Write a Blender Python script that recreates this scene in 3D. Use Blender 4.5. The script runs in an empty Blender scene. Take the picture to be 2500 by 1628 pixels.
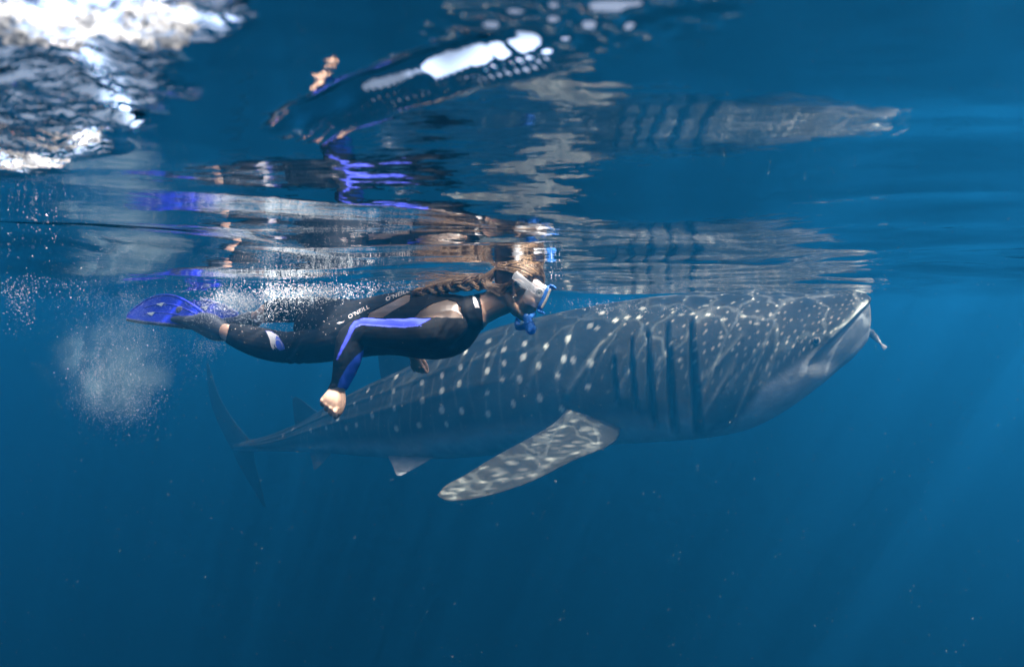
import bpy, bmesh, math, random
import numpy as np
from mathutils import Vector, Matrix, noise as mnoise
from mathutils.bvhtree import BVHTree

random.seed(7)
RNG = np.random.default_rng(7)
SC = bpy.context.scene
COL = SC.collection
rad = math.radians

# ------------------------------------------------------------------ camera
F = 1400.0                      # focal length in photo pixels (photo 2500 x 1628)
PITCH = rad(2.82)               # camera looks slightly down
CAM_Z = -0.22                   # just under the surface (mean surface z = 0)
cam_d = bpy.data.cameras.new('camera')
cam_d.sensor_width = 36.0
cam_d.lens = 36.0 * F / 2500.0
cam_d.clip_start = 0.02
cam_d.clip_end = 2000
cam_d.dof.use_dof = True
cam_d.dof.focus_distance = 2.9
cam_d.dof.aperture_fstop = 3.2
cam = bpy.data.objects.new('camera', cam_d)
COL.objects.link(cam)
cam.location = (0, 0, CAM_Z)
cam.rotation_euler = (math.pi / 2 - PITCH, 0, 0)
SC.camera = cam

# ------------------------------------------------------------------ sky, sun, exposure
SUN_TRAVEL = Vector((-0.34, 0.24, -0.91)).normalized()     # from upper right, behind the camera
sun_dir = -SUN_TRAVEL
sun_el = math.asin(sun_dir.z)
sun_az = math.atan2(sun_dir.x, sun_dir.y)                  # clockwise from +Y
world = bpy.data.worlds.new('World')
SC.world = world
world.use_nodes = True
wn = world.node_tree
bg = wn.nodes['Background']
sky = wn.nodes.new('ShaderNodeTexSky')
sky.sky_type = 'NISHITA'
sky.sun_disc = False
sky.sun_elevation = sun_el
sky.sun_rotation = sun_az
sky.air_density = 1.0
sky.dust_density = 10.0
sky.ozone_density = 0.3
wn.links.new(sky.outputs[0], bg.inputs[0])
bg.inputs[1].default_value = 0.15
sun_d = bpy.data.lights.new('sun', 'SUN')
sun_d.energy = 3.4
sun_d.angle = rad(0.5)
sun_d.color = (1.0, 0.95, 0.87)
sun = bpy.data.objects.new('sun', sun_d)
COL.objects.link(sun)
sun.rotation_euler = SUN_TRAVEL.to_track_quat('-Z', 'Y').to_euler()
SC.view_settings.view_transform = 'Standard'
SC.view_settings.look = 'None'
SC.view_settings.gamma = 1.0
SC.view_settings.use_curve_mapping = False
SC.view_settings.exposure = 1.5
cy = SC.cycles
cy.use_denoising = True
cy.denoiser = 'OPENIMAGEDENOISE'
cy.use_adaptive_sampling = True
cy.adaptive_threshold = 0.02
cy.max_bounces = 6
cy.diffuse_bounces = 2
cy.glossy_bounces = 2
cy.transmission_bounces = 4
cy.transparent_max_bounces = 24
cy.volume_bounces = 0
cy.volume_step_rate = 2.0
cy.caustics_reflective = False
cy.caustics_refractive = False
cy.sample_clamp_indirect = 4.0

# ------------------------------------------------------------------ helpers
def P(px, py, D):
    """world point seen at photo pixel (px, py), D metres along the optical axis"""
    xc = (px - 1250.0) / F * D
    yc = (814.0 - py) / F * D
    return Vector((xc, D * math.cos(PITCH) + yc * math.sin(PITCH), CAM_Z - D * math.sin(PITCH) + yc * math.cos(PITCH)))

def tag(o, label=None, cat=None, group=None, kind=None):
    if label: o['label'] = label
    if cat: o['category'] = cat
    if group: o['group'] = group
    if kind: o['kind'] = kind
    return o

def empty(name, loc):
    o = bpy.data.objects.new(name, None)
    o.location = loc
    o.empty_display_size = 0.1
    COL.objects.link(o)
    return o

def link(name, me, mats, parent=None):
    o = bpy.data.objects.new(name, me)
    COL.objects.link(o)
    for m in (mats if isinstance(mats, (list, tuple)) else [mats]):
        me.materials.append(m)
    if parent is not None:
        o.parent = parent
        o.matrix_parent_inverse = Matrix.Translation(-parent.matrix_basis.translation) if parent.type == 'EMPTY' else parent.matrix_basis.inverted()
    return o

def mesh_np(name, v, f, smooth=True):
    me = bpy.data.meshes.new(name)
    me.from_pydata([tuple(map(float, p)) for p in v], [], [tuple(map(int, q)) for q in f])
    if smooth:
        me.polygons.foreach_set('use_smooth', [True] * len(me.polygons))
    me.update()
    return me

def mesh_fast(name, v, f, smooth=True):
    """v (n,3) array, f (m,k) array with constant k"""
    me = bpy.data.meshes.new(name)
    n, m, k = len(v), len(f), f.shape[1]
    me.vertices.add(n)
    me.vertices.foreach_set('co', np.ascontiguousarray(v, dtype=np.float32).ravel())
    me.loops.add(m * k)
    me.loops.foreach_set('vertex_index', np.ascontiguousarray(f, dtype=np.int32).ravel())
    me.polygons.add(m)
    me.polygons.foreach_set('loop_start', np.arange(0, m * k, k, dtype=np.int32))
    me.update(calc_edges=True)
    me.validate()
    if smooth:
        me.polygons.foreach_set('use_smooth', np.ones(len(me.polygons), dtype=bool))
    return me

def grid_faces(nr, nc, wrap=False):
    i = np.arange(nr - 1)[:, None]
    j = np.arange(nc if wrap else nc - 1)[None, :]
    j2 = (j + 1) % nc
    a = i * nc + j; b = i * nc + j2; c = (i + 1) * nc + j2; d = (i + 1) * nc + j
    return np.stack([a, b, c, d], -1).reshape(-1, 4)

def catmull(pts, n):
    """smooth interpolation of an (m,k) list at n samples, uniform in chord length"""
    p = np.array(pts, dtype=float)
    d = np.r_[0, np.cumsum(np.maximum(1e-6, np.linalg.norm(np.diff(p[:, :3], axis=0), axis=1)))]
    t = np.linspace(0, d[-1], n)
    out = np.empty((n, p.shape[1]))
    m = np.gradient(p, d, axis=0)
    k = np.clip(np.searchsorted(d, t, side='right') - 1, 0, len(d) - 2)
    h = (d[k + 1] - d[k])[:, None]
    u = ((t - d[k]) / (d[k + 1] - d[k]))[:, None]
    out = ((2*u**3 - 3*u**2 + 1) * p[k] + (u**3 - 2*u**2 + u) * h * m[k] + (-2*u**3 + 3*u**2) * p[k+1] + (u**3 - u**2) * h * m[k+1])
    return out

def tube(pts, n=24, seg=16, up=(0, 0, 1), round_ends=True):
    """pts: rows (x,y,z, ru, rl) -> closed tube; ru along 'up', rl across"""
    q = catmull(pts, n)
    c = q[:, :3]; ru = np.maximum(q[:, 3], 1e-4); rl = np.maximum(q[:, 4], 1e-4)
    T = np.gradient(c, axis=0); T /= np.linalg.norm(T, axis=1)[:, None]
    if round_ends:
        k0 = [0.35, 0.72, 0.93]
        pre = np.array([c[0] - T[0] * min(ru[0], rl[0]) * s for s in (0.95, 0.7, 0.36)])
        post = np.array([c[-1] + T[-1] * min(ru[-1], rl[-1]) * s for s in (0.36, 0.7, 0.95)])
        c = np.vstack([pre, c, post]); T = np.vstack([[T[0]] * 3, T, [T[-1]] * 3])
        ru = np.r_[ru[0] * np.array(k0), ru, ru[-1] * np.array(k0[::-1])]
        rl = np.r_[rl[0] * np.array(k0), rl, rl[-1] * np.array(k0[::-1])]
    upv = np.array(up, float)
    L = np.cross(T, upv); L /= np.maximum(1e-9, np.linalg.norm(L, axis=1))[:, None]
    U = np.cross(L, T)
    a = np.linspace(0, 2 * math.pi, seg, endpoint=False)
    v = c[:, None, :] + U[:, None, :] * (np.cos(a)[None, :, None] * ru[:, None, None]) + L[:, None, :] * (np.sin(a)[None, :, None] * rl[:, None, None])
    nr = len(c)
    v = v.reshape(-1, 3)
    f = [tuple(x) for x in grid_faces(nr, seg, True)]
    f.append(tuple(range(seg - 1, -1, -1)))
    f.append(tuple(range((nr - 1) * seg, nr * seg)))
    return v, f

def merge(parts):
    V, Fc, o = [], [], 0
    for v, f in parts:
        V.extend(map(tuple, v)); Fc.extend([tuple(i + o for i in q) for q in f]); o += len(v)
    return V, Fc

def ellipsoid(c, ax, r, seg=20, rings=12):
    """c centre; ax three unit axes; r three radii"""
    c = np.array(c, float); A = np.array([list(x) for x in ax], float)
    v = [c + A[2] * r[2]]
    for i in range(1, rings):
        th = math.pi * i / rings
        for j in range(seg):
            ph = 2 * math.pi * j / seg
            v.append(c + A[0] * r[0] * math.sin(th) * math.cos(ph) + A[1] * r[1] * math.sin(th) * math.sin(ph) + A[2] * r[2] * math.cos(th))
    v.append(c - A[2] * r[2])
    f = [(0, 1 + j, 1 + (j + 1) % seg) for j in range(seg)]
    for i in range(rings - 2):
        for j in range(seg):
            a = 1 + i * seg + j; b = 1 + i * seg + (j + 1) % seg
            f.append((a, a + seg, b + seg, b))
    e = len(v) - 1; s = 1 + (rings - 2) * seg
    f += [(s + (j + 1) % seg, s + j, e) for j in range(seg)]
    return np.array(v), f

def add_color(me, name, rgb):
    """rgb (n,3) linear per-vertex colours"""
    at = me.color_attributes.new(name, 'FLOAT_COLOR', 'POINT')
    at.data.foreach_set('color', np.c_[rgb, np.ones(len(rgb))].astype(np.float32).ravel())

def coords(me):
    a = np.empty(len(me.vertices) * 3, np.float32)
    me.vertices.foreach_get('co', a)
    return a.reshape(-1, 3).astype(float)

def pix(v):
    """world points -> photo pixels and depth"""
    v = np.atleast_2d(np.asarray(v, float)) - np.array([0, 0, CAM_Z])
    d = v[:, 1] * math.cos(PITCH) - v[:, 2] * math.sin(PITCH)
    yc = v[:, 1] * math.sin(PITCH) + v[:, 2] * math.cos(PITCH)
    return 1250 + F * v[:, 0] / d, 814 - F * yc / d, d

def smooth01(x, a, b):
    t = np.clip((x - a) / (b - a), 0, 1)
    return t * t * (3 - 2 * t)

# ------------------------------------------------------------------ materials
def mat(name, color=(0.5, 0.5, 0.5), rough=0.5, spec=0.5, attr=None, noise=None, bump=None, sss=0.0, coat=0.0, metal=0.0):
    m = bpy.data.materials.new(name); m.use_nodes = True
    nt = m.node_tree; b = nt.nodes['Principled BSDF']
    b.inputs['Base Color'].default_value = (*color, 1)
    b.inputs['Roughness'].default_value = rough
    b.inputs['Specular IOR Level'].default_value = spec
    b.inputs['Metallic'].default_value = metal
    b.inputs['Coat Weight'].default_value = coat
    if sss:
        b.inputs['Subsurface Weight'].default_value = sss
        b.inputs['Subsurface Radius'].default_value = (0.012, 0.005, 0.003)
        b.inputs['Subsurface Scale'].default_value = 0.5
    src = None
    tc = nt.nodes.new('ShaderNodeTexCoord')
    if attr:
        a = nt.nodes.new('ShaderNodeAttribute'); a.attribute_name = attr; src = a.outputs['Color']
    if noise:
        sc_, lo, hi = noise
        n = nt.nodes.new('ShaderNodeTexNoise'); n.inputs['Scale'].default_value = sc_; n.inputs['Detail'].default_value = 5
        nt.links.new(tc.outputs['Object'], n.inputs['Vector'])
        r = nt.nodes.new('ShaderNodeMapRange'); r.inputs[3].default_value = lo; r.inputs[4].default_value = hi
        nt.links.new(n.outputs['Fac'], r.inputs[0])
        mx = nt.nodes.new('ShaderNodeMix'); mx.data_type = 'RGBA'; mx.blend_type = 'MULTIPLY'; mx.inputs[0].default_value = 1
        if src is not None: nt.links.new(src, mx.inputs[6])
        else: mx.inputs[6].default_value = (*color, 1)
        nt.links.new(r.outputs[0], mx.inputs[7])
        src = mx.outputs[2]
    if src is not None: nt.links.new(src, b.inputs['Base Color'])
    if bump:
        sc_, st, dist = bump
        n = nt.nodes.new('ShaderNodeTexNoise'); n.inputs['Scale'].default_value = sc_; n.inputs['Detail'].default_value = 4
        nt.links.new(tc.outputs['Object'], n.inputs['Vector'])
        bp = nt.nodes.new('ShaderNodeBump'); bp.inputs['Strength'].default_value = st; bp.inputs['Distance'].default_value = dist
        nt.links.new(n.outputs['Fac'], bp.inputs['Height']); nt.links.new(bp.outputs[0], b.inputs['Normal'])
    return m

# ------------------------------------------------------------------ water surface
def _noise2(x, y, seed):
    """cheap smooth value noise on a lattice, arrays in, about -1..1 out"""
    xi = np.floor(x).astype(np.int64); yi = np.floor(y).astype(np.int64)
    fx = x - xi; fy = y - yi
    fx = fx * fx * fx * (fx * (fx * 6 - 15) + 10); fy = fy * fy * fy * (fy * (fy * 6 - 15) + 10)
    def h(a, b):
        n = (a * 374761393 + b * 668265263 + seed * 1442695041) & 0xffffffff
        n = ((n ^ (n >> 13)) * 1274126177) & 0xffffffff
        n = (n ^ (n >> 16)) & 0xffff
        return n / 32767.5 - 1.0
    return (h(xi, yi) * (1 - fx) + h(xi + 1, yi) * fx) * (1 - fy) + (h(xi, yi + 1) * (1 - fx) + h(xi + 1, yi + 1) * fx) * fy

_SWY = np.arange(-10, 82, 0.02)
_SWZ = np.interp(_SWY, [-10, -2, 0.2, 0.52, 0.72, 1.15, 1.32, 1.75, 2.1, 2.5, 3.3, 4.6, 6.0, 8.5, 12, 82], [0.03, 0.02, -0.016, -0.016, -0.011, 0.018, 0.017, -0.016, -0.034, -0.056, -0.078, -0.075, -0.072, -0.055, 0.0, 0.0])
_kn = np.exp(-0.5 * (np.arange(-12, 13) / 4.0) ** 2); _kn /= _kn.sum()
_SWZ = np.convolve(np.pad(_SWZ, 12, mode='edge'), _kn, 'valid')
def wave_height(x, y, with_turb=False):
    r = np.sqrt(x * x + y * y)
    # the swell in view: level over the camera, falling away past it, a trough where the swimmer is
    xo = np.tanh(x / 1.6) * 1.6
    yy = y + (0.48 * xo + 0.16 * np.sin(x * 2.3 + 0.8)) * smooth01(y, 0.45, 0.9) * (1 - smooth01(y, 1.4, 2.6)) + 0.25 * _noise2(x * 0.45 + 2, y * 0.3, 8) * smooth01(y, 2.6, 5)
    h = np.interp(yy, _SWY, _SWZ)
    h = h - 0.045 * smooth01(-x, 0.2, 1.6) * smooth01(y, 1.5, 2.6) * (1 - smooth01(y, 5, 9))
    wx = x + 0.20 * _noise2(x * 0.8, y * 0.8, 1); wy = y + 0.16 * _noise2(x * 0.7 + 9, y * 0.9, 2)
    for lam, ang, amp, ph in ((3.1, 40, 0.012, 2.2), (2.2, 128, 0.009, 0.4), (1.45, 56, 0.0095, 0.3), (0.90, 118, 0.0045, 4.0), (0.55, 48, 0.0020, 1.2)):
        k = 2 * math.pi / lam
        h = h + amp * np.sin(k * (wx * math.cos(rad(ang)) + wy * math.sin(rad(ang))) + ph) * (0.4 + 0.6 * smooth01(y, 0.5, 1.2))
    rough = 0.40 + 0.60 * smooth01(y, 0.7, 1.3)
    h = h + (0.013 * (1 + 0.8 * smooth01(y, 1.8, 3.2)) * _noise2(x * 1.1 + 3, y * 1.7, 3) + 0.0050 * _noise2(x * 1.9 + 0.6 * y, y * 4.4 + 5, 4) + 0.0010 * _noise2(x * 6.0, y * 12.0 + 1, 5)) * rough
    chop = (1 - np.abs(_noise2(x * 0.95 + 0.55 * y + 4, y * 2.1 - 0.5 * x, 81))) + 0.5 * (1 - np.abs(_noise2(x * 2.1 - 0.6 * y, y * 4.3 + 0.7 * x + 2, 82)))
    h = h - 0.014 * (chop - 0.9) * smooth01(y, 0.75, 1.2)
    sides = smooth01(np.abs(x + 0.15) - 0.35 * (y - 1), 0.45, 1.1) * smooth01(y, 0.9, 1.5)
    h = h + sides * (0.018 * _noise2(x * 1.5 + 7, y * 2.3, 61) + 0.0085 * _noise2(x * 3.2, y * 5.0 + 3, 62) + 0.0016 * _noise2(x * 9, y * 12, 63))
    # broken, churned water over the camera's left
    ratio = x / np.maximum(y, 0.15)
    edge = 0.06 * _noise2(x * 9, y * 9, 41) + 0.03 * _noise2(x * 22, y * 22, 42)
    turb = smooth01(-ratio - (0.47 + 0.62 * (y - 0.4)) + 1.3 * edge, -0.04, 0.07) * (1 - 0.75 * smooth01(y + edge, 0.75, 1.1)) * (1 - smooth01(y + edge, 1.3, 1.9)) * smooth01(y, 0.1, 0.25)
    c45, s45 = math.cos(rad(38)), math.sin(rad(38))
    u = x * c45 + y * s45; w = -x * s45 + y * c45
    h = h + turb * (0.014 * _noise2(u * 13, w * 22, 43) + 0.007 * _noise2(u * 34, w * 60, 44) + 0.0028 * _noise2(u * 80, w * 120, 45))
    # one steep wavelet just beyond the camera that lets the sky through, with small ripples behind it
    ax, ay, bx, by = -0.262, 0.700, 0.012, 0.490
    L = math.hypot(bx - ax, by - ay); tx, ty = (bx - ax) / L, (by - ay) / L
    t = ((x - ax) * tx + (y - ay) * ty) / L
    d = -(x - ax) * ty * -1.0 * -1.0 + (y - ay) * tx          # across, positive away from the camera
    d = d + 0.012 * np.sin(t * 3.0) + 0.002 * np.sin(t * 19)
    wdt = 0.014 + 0.003 * np.clip(t, 0, 1)
    env = smooth01(t, -0.22, 0.06) * (1 - smooth01(t, 0.92, 1.12))
    h = h - env * (1.35 - 0.45 * np.clip(t, 0, 1)) * d * np.exp(-(d / wdt) ** 2)
    rip = env * smooth01(d, wdt * 0.25, wdt * 0.6) * (1 - smooth01(d, 0.045, 0.075))
    h = h + rip * (0.0062 - 0.0026 * np.clip(t, 0, 1)) * np.sin(2 * math.pi * (d / 0.0150 + 0.4 * np.sin(t * 9)))
    blob = smooth01(t, 0.72, 1.0) * (1 - smooth01(t, 1.4, 1.7)) * np.exp(-((d + 0.01) / 0.05) ** 2)
    h = h + blob * 0.0034 * _noise2(x * 66, y * 95, 46)
    return (h, turb) if with_turb else h

def surf_z(x, y):
    return float(wave_height(np.array([float(x)]), np.array([float(y)]))[0])

def build_surface():
    ys = [-6, -4, -2.5, -1.5, -0.9, -0.5, -0.25, 0.0, 0.1, 0.18, 0.24]
    y = 0.28
    while y < 75:
        ys.append(y); y += max(0.0028, y * 0.0085)
    ys = np.array(ys)
    nc = 760
    u = np.linspace(-1, 1, nc); u = np.sign(u) * (0.75 * np.abs(u) + 0.25 * np.abs(u) ** 3)
    half = 1.0 * np.abs(ys) + 1.1
    X = u[None, :] * half[:, None]; Y = np.repeat(ys[:, None], nc, 1)
    Z, TB = wave_height(X, Y, True)
    fade = 1 - smooth01(np.sqrt(X * X + Y * Y), 25, 70)
    Z *= fade
    v = np.stack([X, Y, Z], -1).reshape(-1, 3)
    me = mesh_fast('water_surface', v, grid_faces(len(ys), nc))
    at = me.attributes.new('churn', 'FLOAT', 'POINT'); at.data.foreach_set('value', TB.ravel().astype(np.float32))
    m = bpy.data.materials.new('water_surface'); m.use_nodes = True
    nt = m.node_tree; nt.nodes.clear()
    N = nt.nodes.new; Lk = nt.links.new
    out = N('ShaderNodeOutputMaterial')
    geo = N('ShaderNodeNewGeometry')
    mp = N('ShaderNodeMapping'); mp.inputs['Scale'].default_value = (10, 16, 1)
    Lk(geo.outputs['Position'], mp.inputs['Vector'])
    n1 = N('ShaderNodeTexNoise'); n1.inputs['Scale'].default_value = 1.0; n1.inputs['Detail'].default_value = 3; n1.inputs['Roughness'].default_value = 0.45
    Lk(mp.outputs[0], n1.inputs['Vector'])
    bp = N('ShaderNodeBump'); bp.inputs['Strength'].default_value = 1.0; bp.inputs['Distance'].default_value = 0.0019
    ca = N('ShaderNodeAttribute'); ca.attribute_name = 'churn'
    m2 = N('ShaderNodeMapping'); m2.inputs['Rotation'].default_value = (0, 0, rad(-38)); m2.inputs['Scale'].default_value = (38, 70, 1)
    Lk(geo.outputs['Position'], m2.inputs['Vector'])
    n2 = N('ShaderNodeTexNoise'); n2.inputs['Scale'].default_value = 1.0; n2.inputs['Detail'].default_value = 3; n2.inputs['Roughness'].default_value = 0.55
    Lk(m2.outputs[0], n2.inputs['Vector'])
    k2 = N('ShaderNodeMath'); k2.operation = 'MULTIPLY'; Lk(n2.outputs['Fac'], k2.inputs[0]); Lk(ca.outputs['Fac'], k2.inputs[1])
    k3 = N('ShaderNodeMath'); k3.operation = 'MULTIPLY_ADD'; k3.inputs[1].default_value = 10.0; Lk(k2.outputs[0], k3.inputs[0]); Lk(n1.outputs['Fac'], k3.inputs[2])
    Lk(k3.outputs[0], bp.inputs['Height'])
    fr = N('ShaderNodeFresnel'); fr.inputs['IOR'].default_value = 1.333
    Lk(bp.outputs[0], fr.inputs['Normal'])
    gl = N('ShaderNodeBsdfGlossy'); gl.inputs['Roughness'].default_value = 0.0; gl.inputs['Color'].default_value = (1, 1, 1, 1)
    Lk(bp.outputs[0], gl.inputs['Normal'])
    tr = N('ShaderNodeBsdfTransparent')
    # caustics put into the transparent colour: a drawn net of bright lines
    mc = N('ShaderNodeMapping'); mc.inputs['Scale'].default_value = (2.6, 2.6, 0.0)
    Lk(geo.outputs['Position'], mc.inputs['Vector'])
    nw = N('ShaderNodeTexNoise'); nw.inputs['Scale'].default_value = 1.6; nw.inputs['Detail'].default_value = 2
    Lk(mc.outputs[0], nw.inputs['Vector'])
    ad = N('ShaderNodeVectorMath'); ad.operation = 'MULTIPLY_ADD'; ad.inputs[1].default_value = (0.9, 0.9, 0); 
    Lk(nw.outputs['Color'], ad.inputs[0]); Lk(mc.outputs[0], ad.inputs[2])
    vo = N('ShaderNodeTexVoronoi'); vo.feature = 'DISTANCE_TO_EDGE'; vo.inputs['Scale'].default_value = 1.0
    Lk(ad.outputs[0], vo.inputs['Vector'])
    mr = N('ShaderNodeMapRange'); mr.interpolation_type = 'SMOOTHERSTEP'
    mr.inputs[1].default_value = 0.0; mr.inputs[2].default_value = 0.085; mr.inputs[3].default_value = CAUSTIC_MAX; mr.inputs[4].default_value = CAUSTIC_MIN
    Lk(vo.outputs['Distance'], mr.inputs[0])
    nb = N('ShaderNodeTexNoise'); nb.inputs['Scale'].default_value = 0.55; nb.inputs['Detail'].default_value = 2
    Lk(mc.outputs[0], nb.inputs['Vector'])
    mb = N('ShaderNodeMapRange'); mb.inputs[1].default_value = 0.33; mb.inputs[2].default_value = 0.67; mb.inputs[3].default_value = 0.68; mb.inputs[4].default_value = 1.32  # broad bright and dim patches added to bring out the light shafts
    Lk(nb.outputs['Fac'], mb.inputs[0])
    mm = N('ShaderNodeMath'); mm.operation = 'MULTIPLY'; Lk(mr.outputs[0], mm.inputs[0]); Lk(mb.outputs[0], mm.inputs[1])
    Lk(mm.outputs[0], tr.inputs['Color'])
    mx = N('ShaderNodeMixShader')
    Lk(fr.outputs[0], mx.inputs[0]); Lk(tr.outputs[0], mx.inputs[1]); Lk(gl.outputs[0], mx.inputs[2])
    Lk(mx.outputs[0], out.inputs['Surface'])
    o = link('water_surface', me, m)
    tag(o, kind='structure')
    return o
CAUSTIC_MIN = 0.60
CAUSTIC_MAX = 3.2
build_surface()

# ------------------------------------------------------------------ the body of sea water (haze)
def build_haze():
    bm = bmesh.new()
    bmesh.ops.create_cube(bm, size=1.0)
    lo, hi = Vector((-70, -8, -40)), Vector((70, 70, 0.30))
    for v in bm.verts:
        v.co = Vector([lo[i] + (v.co[i] + 0.5) * (hi[i] - lo[i]) for i in range(3)])
    me = bpy.data.meshes.new('haze'); bm.to_mesh(me); bm.free()
    m = bpy.data.materials.new('haze_volume'); m.use_nodes = True
    nt = m.node_tree; nt.nodes.clear()
    out = nt.nodes.new('ShaderNodeOutputMaterial')
    pv = nt.nodes.new('ShaderNodeVolumePrincipled')
    pv.inputs['Color'].default_value = (0.009, 0.215, 0.55, 1)
    pv.inputs['Absorption Color'].default_value = (0, 0, 0, 1)
    pv.inputs['Density'].default_value = 0.106
    pv.inputs['Anisotropy'].default_value = 0.6
    nt.links.new(pv.outputs[0], out.inputs['Volume'])
    o = link('haze', me, m)
    tag(o, label='blue sea water all around the swimmer and the shark', kind='stuff')
build_haze()

# ------------------------------------------------------------------ whale shark
P0 = P
def build_shark():
    K = 1.45
    P = lambda px, py, D: P0(px, py, D * K)
    # photo x, top y, bottom y, depth of the centre line, lateral half width (m)
    st = [
        (2066, 714, 780, 4.95, 0.12), (2061, 706, 815, 4.95, 0.36), (2048, 703, 846, 4.95, 0.50), (2022, 706, 878, 4.96, 0.58),
        (1975, 712, 925, 4.98, 0.63), (1905, 716, 985, 5.02, 0.67), (1820, 716, 1036, 5.08, 0.69), (1720, 716, 1060, 5.14, 0.69),
        (1620, 722, 1070, 5.22, 0.68), (1520, 735, 1078, 5.32, 0.66), (1420, 752, 1088, 5.45, 0.62), (1320, 775, 1098, 5.62, 0.58),
        (1200, 808, 1110, 5.88, 0.53), (1100, 850, 1118, 6.15, 0.47), (1000, 897, 1119, 6.5, 0.40), (900, 942, 1113, 6.95, 0.32),
        (800, 995, 1105, 7.45, 0.24), (715, 1042, 1102, 7.95, 0.17), (650, 1066, 1101, 8.35, 0.12), (600, 1076, 1100, 8.7, 0.085), (575, 1082, 1098, 8.9, 0.05)]
    rows = []
    for px, t, b, D, w in st:
        p = P(px, (t + b) / 2, D)
        rows.append((p.x, p.y, p.z, (b - t) / 2 / F * D * K, w * K))
    n, seg = 560, 192
    q = catmull(rows, n)
    c = q[:, :3]; rv = q[:, 3]; rl = q[:, 4]
    T = np.gradient(c, axis=0); T[:, 2] *= 0.35
    # keep the snout's rings square to the body
    T /= np.linalg.norm(T, axis=1)[:, None]
    k = np.ones(61) / 61
    T = np.stack([np.convolve(np.pad(T[:, i], 30, mode='edge'), k, 'valid') for i in range(3)], 1)
    T /= np.linalg.norm(T, axis=1)[:, None]
    Lr = np.cross(T, [0, 0, 1.0]); Lr /= np.linalg.norm(Lr, axis=1)[:, None]     # toward the camera side is negative y
    if Lr[n // 2, 1] > 0: Lr = -Lr
    U = np.tile(np.array([0, 0, 1.0]), (n, 1))
    a = np.linspace(-math.pi, math.pi, seg, endpoint=False)       # 0 = back, +pi/2 = camera side, pi = belly
    ca, sa = np.cos(a), np.sin(a)
    s = np.linspace(0, 1, n)
    # superellipse: broad flattened head, rounder trunk
    e = np.interp(s, [0, 0.1, 0.35, 1], [0.80, 0.78, 0.9, 1.0])[:, None]
    cx = np.sign(sa)[None, :] * np.abs(sa)[None, :] ** e; cz = np.sign(ca)[None, :] * np.abs(ca)[None, :] ** e
    # long ridges along the flanks
    ridge = np.zeros((n, seg))
    for ang, wdt, amp in ((0.62, 0.05, 0.014), (1.02, 0.05, 0.012), (1.42, 0.06, 0.009), (0.0, 0.05, 0.010)):
        for sg in (1, -1):
            ridge += amp * np.exp(-((a[None, :] - sg * ang) / wdt) ** 2) * smooth01(s, 0.25, 0.42)[:, None] * (1 - smooth01(s, 0.85, 0.98))[:, None]
    # gill flaps: each leaves a step behind its slit
    V = c[:, None, :] + U[:, None, :] * (cz * rv[:, None])[..., None] + Lr[:, None, :] * (cx * rl[:, None])[..., None]
    V += (U[:, None, :] * cz[..., None] + Lr[:, None, :] * cx[..., None]) * K * ridge[..., None]
    pxs, pys, dd = pix(V.reshape(-1, 3)); pxs = pxs.reshape(n, seg); pys = pys.reshape(n, seg)
    near = np.repeat((sa > 0.02)[None, :], n, 0)
    # local relief given on the camera side, mirrored to the other
    rel = np.zeros((n, seg))
    gills = [(1497, 845, 985, 5), (1540, 815, 1010, 7), (1580, 795, 1045, 9.5), (1628, 778, 1062, 12), (1686, 772, 1066, 14)]
    slitmask = np.zeros((n, seg))
    for gx, g0, g1, gw in gills:
        t = (pys - g0) / (g1 - g0)
        xc = gx + (pys - g0) * 0.055 + 9 * (t - 0.4) ** 2
        wid = gw * (0.45 + 0.75 * np.clip(t, 0, 1)) 
        inside = smooth01(t, 0.0, 0.12) * (1 - smooth01(t, 0.93, 1.03))
        slit = np.exp(-((pxs - xc) / (wid * 0.62)) ** 4) * inside
        rel -= 0.085 * slit
        slitmask = np.maximum(slitmask, slit)
        rel += 0.030 * inside * np.exp(-np.clip(pxs - xc - wid * 0.6, 0, None) / 26) * (pxs > xc + wid * 0.5)
    # mouth: the gap between the upper lip and the dropped lower jaw
    def seg_dist(x0, y0, x1, y1):
        dx, dy = x1 - x0, y1 - y0
        t = np.clip(((pxs - x0) * dx + (pys - y0) * dy) / (dx * dx + dy * dy), 0, 1)
        return np.hypot(pxs - x0 - t * dx, pys - y0 - t * dy), t
    dl, tl = seg_dist(2114, 738, 2030, 822)
    rel += 0.022 * np.exp(-(dl / 7) ** 2) * (1 - tl * 0.6)
    below = ((pxs - 2114) * 0.707 + (pys - 738) * 0.707)     # >0 toward the jaw side
    mouth = smooth01(below, 3, 14) * (1 - smooth01(below, 60, 84)) * (1 - smooth01(dl, 60, 110))
    rel -= 0.05 * mouth
    edges = 0.9 * np.exp(-(dl / 5) ** 2) * (1 - 0.5 * tl)  # sunlit edge of the lip, painted pale into the skin colour
    # folds of loose skin over the jaw and the gill region
    for x0, y0, x1, y1, amp, w in ((1865, 845, 1782, 1040, 0.018, 6), (1810, 820, 1690, 950, 0.012, 7), (1640, 840, 1600, 900, .01, 6), (1790, 890, 1710, 1020, 0.01, 8), (1470, 835, 1385, 960, 0.012, 8)):
        d3, t3 = seg_dist(x0, y0, x1, y1)
        rel += 1.5 * amp * np.exp(-(d3 / w) ** 2)
        edges = np.maximum(edges, 0.30 * np.exp(-(d3 / (w * 0.55)) ** 2) * (0.5 + 0.5 * np.sin(t3 * 3.0)))  # lit edges of the folds, painted pale as well
    rel = np.where(near, rel, 0)
    edges = np.where(near, edges, 0)
    slitmask = np.where(near, slitmask, 0); mouth = np.where(near, mouth, 0)
    mir = (-np.arange(seg)) % seg          # a -> -a
    rel = rel + rel[:, mir]; slitm = np.maximum(slitmask, slitmask[:, mir]); mouthm = np.maximum(mouth, mouth[:, mir])
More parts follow.
